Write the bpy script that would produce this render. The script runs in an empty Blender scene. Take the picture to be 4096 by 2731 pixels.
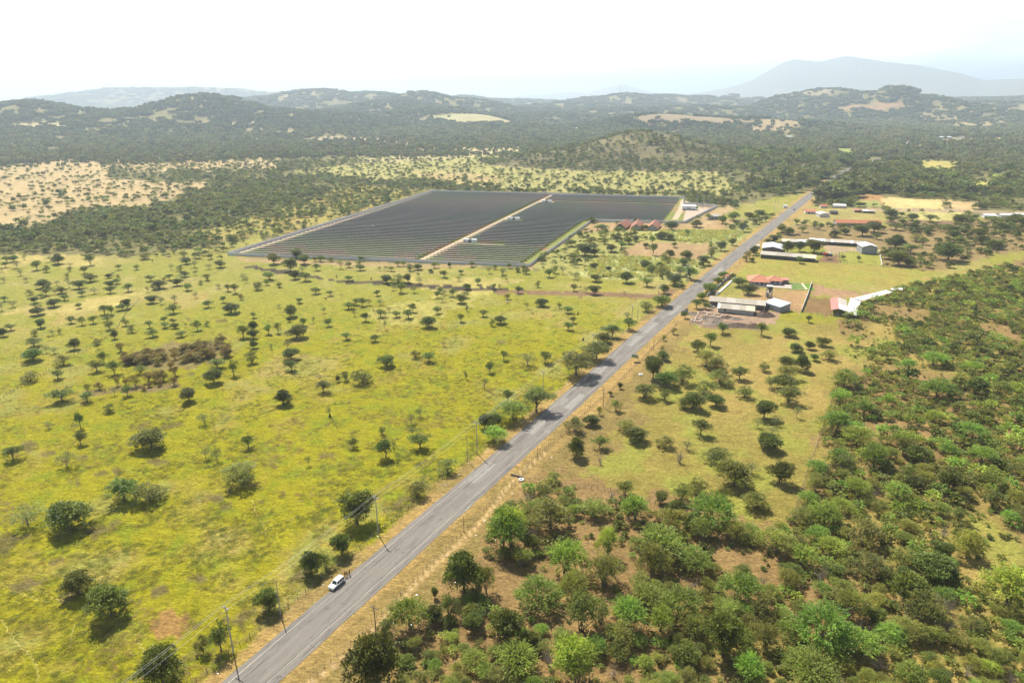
import bpy, bmesh, math, random
import numpy as np
from mathutils import Vector, Matrix
random.seed(7); RNG = np.random.default_rng(7)
R = math.radians
sc = bpy.context.scene
C = sc.collection

# ------------------------------------------------------------------ camera, sky, sun, exposure
CAMH = 120.0
PW, PH = 4096.0, 2731.0
FPX = PW * 2 / 3
HORIZON = 387.0
PITCH = math.atan((PH / 2 - HORIZON) / FPX)
CP, SP = math.cos(PITCH), math.sin(PITCH)
cam_data = bpy.data.cameras.new('camera'); cam_data.sensor_width = 36; cam_data.lens = 24
cam_data.clip_start = 1.0; cam_data.clip_end = 120000
cam = bpy.data.objects.new('camera', cam_data); C.objects.link(cam)
cam.location = (0, 0, CAMH); cam.rotation_euler = (math.pi / 2 - PITCH, 0, 0)
sc.camera = cam
SUN_AZ, SUN_EL = R(-28.6), R(55.5)
SKY_VEIL, SKY_SIDE = 72.0, 3.6
SUNV = Vector((math.sin(SUN_AZ) * math.cos(SUN_EL), math.cos(SUN_AZ) * math.cos(SUN_EL), math.sin(SUN_EL)))
world = bpy.data.worlds.new('World'); sc.world = world; world.use_nodes = True
wn = world.node_tree; wn.nodes.clear()
w_out = wn.nodes.new('ShaderNodeOutputWorld'); w_bg = wn.nodes.new('ShaderNodeBackground')
sky = wn.nodes.new('ShaderNodeTexSky'); sky.sky_type = 'NISHITA'; sky.sun_disc = False
sky.sun_elevation = SUN_EL; sky.sun_rotation = SUN_AZ; sky.altitude = 100; sky.air_density = 0.7; sky.dust_density = 0.5; sky.ozone_density = 1.0
w_bg.inputs[1].default_value = 0.05
# hazy sky: whitening towards the horizon, more on the sun's side, with faint cirrus streaks
WL = wn.links.new
w_tc = wn.nodes.new('ShaderNodeTexCoord'); w_sep = wn.nodes.new('ShaderNodeSeparateXYZ'); WL(w_tc.outputs['Generated'], w_sep.inputs[0])
def wmath(op, a, b=None):
    n = wn.nodes.new('ShaderNodeMath'); n.operation = op
    for i, q in ((0, a), (1, b)):
        if q is None: continue
        if isinstance(q, (int, float)): n.inputs[i].default_value = q
        else: WL(q, n.inputs[i])
    return n.outputs[0]
w_el = wmath('MAXIMUM', w_sep.outputs[2], 0.0)
w_hor = wmath('EXPONENT', wmath('MULTIPLY', w_el, -7.0))
w_dot = wn.nodes.new('ShaderNodeVectorMath'); w_dot.operation = 'DOT_PRODUCT'; WL(w_tc.outputs['Generated'], w_dot.inputs[0]); w_dot.inputs[1].default_value = (math.sin(SUN_AZ), math.cos(SUN_AZ), 0)
w_side = wmath('POWER', wmath('ADD', wmath('MULTIPLY', w_dot.outputs['Value'], 0.5), 0.5), SKY_SIDE)
w_map = wn.nodes.new('ShaderNodeMapping'); w_map.inputs['Scale'].default_value = (1.2, 1.2, 9.0); w_map.inputs['Rotation'].default_value = (0.05, -0.10, 0.3)
w_noi = wn.nodes.new('ShaderNodeTexNoise'); w_noi.inputs['Scale'].default_value = 2.4; w_noi.inputs['Detail'].default_value = 8; w_noi.inputs['Roughness'].default_value = 0.55; w_noi.inputs['Distortion'].default_value = 0.5
WL(w_tc.outputs['Generated'], w_map.inputs[0]); WL(w_map.outputs[0], w_noi.inputs['Vector'])
w_cir = wn.nodes.new('ShaderNodeMapRange'); w_cir.inputs[1].default_value = 0.42; w_cir.inputs[2].default_value = 0.62; WL(w_noi.outputs['Fac'], w_cir.inputs[0])
w_veil = wmath('MULTIPLY', w_hor, wmath('ADD', wmath('ADD', wmath('MULTIPLY', w_side, 0.75), 0.10), wmath('MULTIPLY', w_cir.outputs[0], 0.30)))
w_v3 = wn.nodes.new('ShaderNodeVectorMath'); w_v3.operation = 'SCALE'; w_v3.inputs[0].default_value = (SKY_VEIL, SKY_VEIL * 1.0, SKY_VEIL * 1.0); WL(w_veil, w_v3.inputs['Scale'])
w_add = wn.nodes.new('ShaderNodeVectorMath'); w_add.operation = 'ADD'; WL(sky.outputs[0], w_add.inputs[0]); WL(w_v3.outputs[0], w_add.inputs[1])
WL(w_add.outputs[0], w_bg.inputs[0]); WL(w_bg.outputs[0], w_out.inputs[0])
sun_data = bpy.data.lights.new('sun', 'SUN'); sun_data.energy = 5.0; sun_data.angle = R(0.53); sun_data.color = (1.0, 0.915, 0.765)
sun = bpy.data.objects.new('sun', sun_data); C.objects.link(sun); sun.rotation_euler = (-SUNV).to_track_quat('-Z', 'Y').to_euler(); sun.location = (0, 0, 400)
vs = sc.view_settings; vs.view_transform = 'Standard'; vs.look = 'None'; vs.exposure = 0.97; vs.gamma = 1.0; vs.use_curve_mapping = False
cy = sc.cycles; cy.max_bounces = 5; cy.diffuse_bounces = 2; cy.glossy_bounces = 2; cy.transmission_bounces = 3; cy.transparent_max_bounces = 4; cy.volume_bounces = 1
cy.use_denoising = True; cy.caustics_reflective = False; cy.caustics_refractive = False
HAZE_DENSITY = 1.22e-4

# ------------------------------------------------------------------ pixels of the photograph -> directions and ground points
def ray(x, y):
    u = (x - PW / 2) / FPX; v = (PH / 2 - y) / FPX
    return u, CP + v * SP, -SP + v * CP
def G(x, y, z=0.0):
    d = ray(x, y); t = (z - CAMH) / d[2]
    return Vector((d[0] * t, d[1] * t, z))
OFF = {1: (0, 200), 2: (1000, 200), 3: (2000, 200), 4: (3000, 200), 5: (0, 850), 6: (1000, 850), 7: (2000, 850), 8: (3000, 850), 9: (0, 1400), 10: (1000, 1400), 11: (2000, 1400), 12: (3000, 1400), 13: (0, 1998), 14: (1000, 1998), 15: (2000, 1998), 16: (3000, 1998)}
def S(t, x, y):
    k = 0.4674 if t in (4, 8, 12, 16) else 0.4677
    return OFF[t][0] + x * k, OFF[t][1] + y * k
def T(t, x, y, z=0.0): return G(*S(t, x, y), z)
VS = 4096 / 2352
def Vp(x, y, z=0.0): return G(x * VS, y * VS, z)
def depth(p): return p[1] * CP - (p[2] - CAMH) * SP
def vpix(p):
    f = depth(p); up = p[1] * SP + (p[2] - CAMH) * CP
    return (PW / 2 + FPX * p[0] / f) / VS, (PH / 2 - FPX * up / f) / VS
def rz_to(d): return math.atan2(d[1], d[0])

# ------------------------------------------------------------------ scene bookkeeping
def put(o, label=None, cat=None, group=None, kind=None):
    if label: o['label'] = label
    if cat: o['category'] = cat
    if group: o['group'] = group
    if kind: o['kind'] = kind
    return o
def link(name, data, parent=None, loc=None, rz=None, scale=None):
    o = bpy.data.objects.new(name, data); C.objects.link(o)
    if parent: o.parent = parent
    if loc is not None: o.location = loc
    if rz is not None: o.rotation_euler = (0, 0, rz)
    if scale is not None: o.scale = scale
    return o
def empty(name, loc=(0, 0, 0), rz=0.0, **kw):
    o = link(name, None, None, loc, rz); o.empty_display_size = 0.5
    return put(o, **kw)
class MB:
    def __init__(s): s.v = []; s.f = []
    def add(s, vs_, fs):
        b = len(s.v); s.v += [tuple(v) for v in vs_]; s.f += [tuple(b + i for i in f) for f in fs]; return s
    def box(s, x0, x1, y0, y1, z0, z1):
        return s.add([(x0, y0, z0), (x1, y0, z0), (x1, y1, z0), (x0, y1, z0), (x0, y0, z1), (x1, y0, z1), (x1, y1, z1), (x0, y1, z1)],
                     [(3, 2, 1, 0), (4, 5, 6, 7), (0, 1, 5, 4), (1, 2, 6, 5), (2, 3, 7, 6), (3, 0, 4, 7)])
    def slab(s, quad, t):
        # a quad sheet (anticlockwise seen from above) of thickness t
        q = [Vector(p) for p in quad]; n = len(q)
        lo = [p - Vector((0, 0, t)) for p in q]
        return s.add(q + lo, [tuple(range(n)), tuple(range(2 * n - 1, n - 1, -1))] + [(i, i + n, (i + 1) % n + n, (i + 1) % n) for i in range(n)])
    def tube(s, a, b, r0, r1=None, n=6, cap=True):
        a = Vector(a); b = Vector(b); r1 = r0 if r1 is None else r1
        d = (b - a).normalized(); u = d.cross(Vector((0, 0, 1)) if abs(d.z) < 0.95 else Vector((1, 0, 0))).normalized(); w = d.cross(u)
        vs_ = [a + (u * math.cos(k * 2 * math.pi / n) + w * math.sin(k * 2 * math.pi / n)) * r0 for k in range(n)] + [b + (u * math.cos(k * 2 * math.pi / n) + w * math.sin(k * 2 * math.pi / n)) * r1 for k in range(n)]
        fs = [(k, n + k, n + (k + 1) % n, (k + 1) % n) for k in range(n)]
        if cap: fs += [tuple(range(n)), tuple(range(2 * n - 1, n - 1, -1))]
        return s.add(vs_, fs)
    def path(s, pts, r, n=4):
        for a, b in zip(pts[:-1], pts[1:]): s.tube(a, b, r, r, n, False)
        return s
    def mesh(s, name, mat, smooth=False):
        m = bpy.data.meshes.new(name); m.from_pydata(s.v, [], s.f); m.update()
        if mat: m.materials.append(mat)
        if smooth: m.polygons.foreach_set('use_smooth', [True] * len(m.polygons))
        return m
    def build(s, name, mat, parent=None, smooth=False, **kw): return link(name, s.mesh(name, mat, smooth), parent, **kw)
def np_mesh(name, v, f, mat=None, cols=None, smooth=False):
    m = bpy.data.meshes.new(name); f = np.asarray(f, np.int32); k = f.shape[1]
    m.vertices.add(len(v)); m.vertices.foreach_set('co', np.asarray(v, np.float32).ravel())
    m.loops.add(f.size); m.loops.foreach_set('vertex_index', f.ravel())
    m.polygons.add(len(f)); m.polygons.foreach_set('loop_start', np.arange(0, f.size, k, dtype=np.int32)); m.polygons.foreach_set('loop_total', np.full(len(f), k, np.int32))
    if smooth: m.polygons.foreach_set('use_smooth', np.ones(len(f), bool))
    m.update(calc_edges=True); m.validate()
    if cols is not None:
        a = m.color_attributes.new('cover', 'FLOAT_COLOR', 'POINT'); c4 = np.ones((len(v), 4), np.float32); c4[:, :3] = cols; a.data.foreach_set('color', c4.ravel())
    if mat: m.materials.append(mat)
    return m

# ------------------------------------------------------------------ numpy noise
_perm = RNG.random((256, 256)).astype(np.float32)
def vnoise(x, y):
    xi = np.floor(x).astype(np.int64); yi = np.floor(y).astype(np.int64); fx = x - xi; fy = y - yi
    fx = fx * fx * (3 - 2 * fx); fy = fy * fy * (3 - 2 * fy)
    a = _perm[xi & 255, yi & 255]; b = _perm[(xi + 1) & 255, yi & 255]; c = _perm[xi & 255, (yi + 1) & 255]; d = _perm[(xi + 1) & 255, (yi + 1) & 255]
    return (a * (1 - fx) + b * fx) * (1 - fy) + (c * (1 - fx) + d * fx) * fy
def fbm(x, y, o=4):
    s = np.zeros_like(np.asarray(x, float)); a = 0.5; t = 0
    for i in range(o):
        s = s + a * vnoise(x * 2 ** i + 17.3 * i, y * 2 ** i + 5.1 * i); t += a; a *= 0.5
    return s / t
def in_poly(px, py, poly):
    inside = np.zeros(np.shape(px), bool); n = len(poly)
    for i in range(n):
        x0, y0 = poly[i][0], poly[i][1]; x1, y1 = poly[(i + 1) % n][0], poly[(i + 1) % n][1]
        if y0 == y1: continue
        c = ((y0 > py) != (y1 > py)) & (px < (x1 - x0) * (py - y0) / (y1 - y0) + x0); inside ^= c
    return inside

# ------------------------------------------------------------------ materials
MATS = {}
def mat(name, col, rough=0.8, noise=None, metal=0.0, spec=0.3, bump=None):
    """plain surface with two-scale procedural colour variation; noise=(scale, amount), bump=(scale, strength, distance)"""
    if name in MATS: return MATS[name]
    m = bpy.data.materials.new(name); m.use_nodes = True; nt = m.node_tree; b = nt.nodes['Principled BSDF']
    b.inputs['Roughness'].default_value = rough; b.inputs['Metallic'].default_value = metal; b.inputs['Specular IOR Level'].default_value = spec
    b.inputs['Base Color'].default_value = (*col, 1)
    tc = nt.nodes.new('ShaderNodeTexCoord')
    if noise:
        n = nt.nodes.new('ShaderNodeTexNoise'); n.inputs['Scale'].default_value = noise[0]; n.inputs['Detail'].default_value = 6; n.inputs['Roughness'].default_value = 0.65
        mr = nt.nodes.new('ShaderNodeMapRange'); mr.inputs[1].default_value = 0.3; mr.inputs[2].default_value = 0.7; mr.inputs[3].default_value = 1 - noise[1]; mr.inputs[4].default_value = 1 + noise[1]
        h = nt.nodes.new('ShaderNodeVectorMath'); h.operation = 'SCALE'; h.inputs[0].default_value = col
        nt.links.new(tc.outputs['Object'], n.inputs['Vector']); nt.links.new(n.outputs['Fac'], mr.inputs[0]); nt.links.new(mr.outputs[0], h.inputs['Scale']); nt.links.new(h.outputs[0], b.inputs['Base Color'])
    if bump:
        n2 = nt.nodes.new('ShaderNodeTexNoise'); n2.inputs['Scale'].default_value = bump[0]; n2.inputs['Detail'].default_value = 5
        bp = nt.nodes.new('ShaderNodeBump'); bp.inputs['Strength'].default_value = bump[1]; bp.inputs['Distance'].default_value = bump[2]
        nt.links.new(tc.outputs['Object'], n2.inputs['Vector']); nt.links.new(n2.outputs['Fac'], bp.inputs['Height']); nt.links.new(bp.outputs[0], b.inputs['Normal'])
    MATS[name] = m; return m
def corrugated(name, col, rough, noise, pitch=0.35, metal=0.0):
    m = mat(name, col, rough, noise, metal)
    nt = m.node_tree
    if 'wv' not in nt.nodes:
        b = nt.nodes['Principled BSDF']; tc = nt.nodes.new('ShaderNodeTexCoord'); w = nt.nodes.new('ShaderNodeTexWave'); w.name = 'wv'; w.inputs['Scale'].default_value = 0.31 / pitch; w.bands_direction = 'X'
        bp = nt.nodes.new('ShaderNodeBump'); bp.inputs['Strength'].default_value = 0.5; bp.inputs['Distance'].default_value = 0.06
        nt.links.new(tc.outputs['Object'], w.inputs['Vector']); nt.links.new(w.outputs['Fac'], bp.inputs['Height']); nt.links.new(bp.outputs[0], b.inputs['Normal'])
    return m
def leaf_mat(name, col, trans=0.35, vary=0.28, tcol=None, rough=0.55):
    if name in MATS: return MATS[name]
    m = bpy.data.materials.new(name); m.use_nodes = True; nt = m.node_tree; nt.nodes.clear()
    out = nt.nodes.new('ShaderNodeOutputMaterial'); p = nt.nodes.new('ShaderNodeBsdfPrincipled'); tr = nt.nodes.new('ShaderNodeBsdfTranslucent'); mx = nt.nodes.new('ShaderNodeMixShader'); mx.inputs[0].default_value = trans
    at = nt.nodes.new('ShaderNodeAttribute'); at.attribute_name = 'cover'
    oi = nt.nodes.new('ShaderNodeObjectInfo'); mr = nt.nodes.new('ShaderNodeMapRange'); mr.inputs[3].default_value = 1 - vary; mr.inputs[4].default_value = 1 + vary
    hsv = nt.nodes.new('ShaderNodeHueSaturation'); hsv.inputs['Color'].default_value = (*col, 1)
    mh = nt.nodes.new('ShaderNodeMapRange'); mh.inputs[3].default_value = 0.475; mh.inputs[4].default_value = 0.525
    ml = nt.nodes.new('ShaderNodeMath'); ml.operation = 'MULTIPLY'; ml.inputs[1].default_value = 7.31; fr = nt.nodes.new('ShaderNodeMath'); fr.operation = 'FRACT'
    mu = nt.nodes.new('ShaderNodeMixRGB'); mu.blend_type = 'MULTIPLY'; mu.inputs[0].default_value = 1
    t2 = nt.nodes.new('ShaderNodeMixRGB'); t2.blend_type = 'MULTIPLY'; t2.inputs[0].default_value = 1; t2.inputs[2].default_value = (*(tcol or (1.35, 1.3, 0.6)), 1)
    p.inputs['Roughness'].default_value = rough; p.inputs['Specular IOR Level'].default_value = 0.35
    L = nt.links.new
    L(oi.outputs['Random'], mr.inputs[0]); L(mr.outputs[0], hsv.inputs['Value']); L(oi.outputs['Random'], ml.inputs[0]); L(ml.outputs[0], fr.inputs[0]); L(fr.outputs[0], mh.inputs[0]); L(mh.outputs[0], hsv.inputs['Hue'])
    L(hsv.outputs[0], mu.inputs[1]); L(at.outputs['Color'], mu.inputs[2]); L(mu.outputs[0], p.inputs['Base Color']); L(mu.outputs[0], t2.inputs[1]); L(t2.outputs[0], tr.inputs['Color'])
    L(p.outputs[0], mx.inputs[1]); L(tr.outputs[0], mx.inputs[2]); L(mx.outputs[0], out.inputs[0])
    MATS[name] = m; return m

# ------------------------------------------------------------------ road axis (world): nearly straight, bending right far away
RO = T(14, 0, 1350); RD = Vector((math.sin(R(29)), math.cos(R(29)), 0)); RN = Vector((RD.y, -RD.x, 0))
ROAD_W = 10.9
_rs = np.array([-130, 0, 150, 260, 330, 420, 500, 580, 680, 820, 950, 1050, 1217, 1500, 1756, 2000, 2314, 2502, 4125, 6000.])
_ro = np.array([5.6, 5.5, 6.3, 5.4, 5.9, 5.9, 6.8, 8.4, 10.5, 13.5, 16.5, 20.5, 29, 66, 108, 152, 219, 257, 527, 800.])
def road_off(s): return np.interp(s, _rs, _ro)
def road_pt(s, off=0.0, z=0.0):
    ss = np.array([s - 40, s - 20, s, s + 20, s + 40]); o = float(np.mean(road_off(ss)))
    p = RO + RD * s + RN * (o + off); return Vector((p.x, p.y, z))
def road_so(x, y):
    dx = x - RO.x; dy = y - RO.y; s = dx * RD.x + dy * RD.y; n = dx * RN.x + dy * RN.y
    return s, n - road_off(s)

# ------------------------------------------------------------------ terrain height: a plain with hills far behind
def hz(vx, vy, d):
    u, v_, w = ray(vx * VS, vy * VS); t = d / math.hypot(u, v_); return u * t, v_ * t, CAMH + w * t
HILLS = [(1480, 303, 1430, 105, 120), (1425, 324, 1380, 110, 100), (1545, 326, 1430, 110, 110), (1640, 345, 1500, 150, 120), (1360, 345, 1330, 120, 90),
         (470, 220, 3000, 230, 300), (400, 250, 2950, 380, 280), (560, 250, 2950, 350, 280), (62, 236, 3100, 200, 300), (150, 252, 3000, 260, 300), (-120, 240, 3200, 420, 350), (250, 262, 2900, 380, 300), (660, 258, 2900, 350, 280),
         (735, 207, 4700, 380, 400), (850, 213, 4700, 330, 380), (660, 222, 4700, 500, 400), (965, 213, 4100, 250, 300), (905, 232, 3600, 300, 300), (1040, 226, 4000, 300, 300), (1000, 250, 3100, 240, 200), (1080, 262, 2900, 140, 160), (1130, 285, 2700, 200, 150),
         (1072, 220, 6300, 240, 300), (1150, 229, 6200, 900, 400), (1440, 216, 5300, 300, 350), (1375, 224, 5300, 330, 300), (1520, 219, 5700, 420, 350), (1610, 222, 5800, 400, 350), (1683, 218, 6500, 130, 180), (1740, 225, 6500, 200, 200), (1330, 236, 4700, 420, 250), (1210, 250, 4000, 450, 250),
         (1530, 262, 2750, 190, 150), (1590, 268, 2800, 260, 150), (1690, 272, 2900, 300, 160), (1450, 250, 3900, 400, 250), (1600, 245, 4100, 450, 250), (1230, 262, 3400, 300, 180),
         (1905, 205, 4700, 300, 330), (1835, 216, 4600, 220, 300), (2062, 199, 4300, 160, 240), (2010, 212, 4400, 260, 280), (2110, 220, 4300, 230, 300), (2180, 236, 4200, 250, 300), (1950, 225, 4300, 480, 300),
         (2270, 225, 6800, 900, 400), (2420, 222, 6500, 700, 500), (2240, 234, 5200, 700, 350)]
RIDGES = [  # long far ridges: skyline in the photograph, distance, half depth
    (9000, 850, [(-500, 240), (-200, 236), (0, 236), (60, 226), (130, 217), (200, 208), (265, 199), (300, 202), (380, 199), (480, 200), (560, 204), (610, 211), (690, 210), (760, 214), (850, 222), (1000, 232), (1100, 240)]),
    (15500, 1800, [(1480, 224), (1600, 215), (1680, 200), (1730, 184), (1790, 148), (1825, 136), (1860, 141), (1890, 140), (1945, 129), (1985, 134), (2050, 144), (2120, 152), (2200, 168), (2260, 184), (2300, 183), (2360, 181), (2450, 186), (2600, 200), (2800, 222)]),
    (18000, 1100, [(1050, 226), (1180, 222), (1310, 212), (1350, 214), (1400, 200), (1432, 193), (1470, 205), (1530, 218), (1600, 226)])]
_hills = [(*hz(a, b, d), d, sx, sy) for a, b, d, sx, sy in HILLS]
_ridges = []
for D, hw, prof in RIDGES:
    az = [math.atan2(*ray(px * VS, py * VS)[:2]) for px, py in prof]; _ridges.append((D, hw, np.array(az), np.array([max(hz(px, py, D)[2], 1) for px, py in prof])))
def height(x, y):
    x = np.asarray(x, float); y = np.asarray(y, float); d = np.hypot(x, y); az = np.arctan2(x, y)
    z = np.zeros_like(d)
    rug = 0.72 + 0.56 * fbm(x / 210., y / 210., 4)
    for hx, hy, hp, hd, sx, sy in _hills:
        hp_ = max(hp, 6); ax = hx / hd; ay = hy / hd
        u = (x - hx) * ay - (y - hy) * ax; v = (x - hx) * ax + (y - hy) * ay
        q = np.exp(-0.5 * ((u / sx) ** 2 + (v / sy) ** 2))
        z = np.maximum(z, hp_ * (q * (q + (1 - q) * rug)))
    for D, hw, pa, pz in _ridges:
        prof = np.interp(az, pa, pz, left=0, right=0)
        wr = 1 + 0.05 * (fbm(az * 90 + D, d * 0 + 3., 4) - 0.5) + 0.25 * (fbm(az * 55 + D + d / 2500., d / 700., 4) - 0.5) * 1.1 * np.clip(np.abs(d - D) / hw * 2.5, 0, 1)
        z = np.maximum(z, prof * wr * np.exp(-((d - D) / hw) ** 2))
    z = z + np.clip((d - 1150) / 2500, 0, 1) * 6 * (fbm(x / 260., y / 260., 3) - 0.5) * (z < 60)
    return np.where(d < 1120, np.where(z > 0.4, z, 0), z)
def hgt(x, y): return float(height(np.array([x]), np.array([y]))[0])

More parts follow.
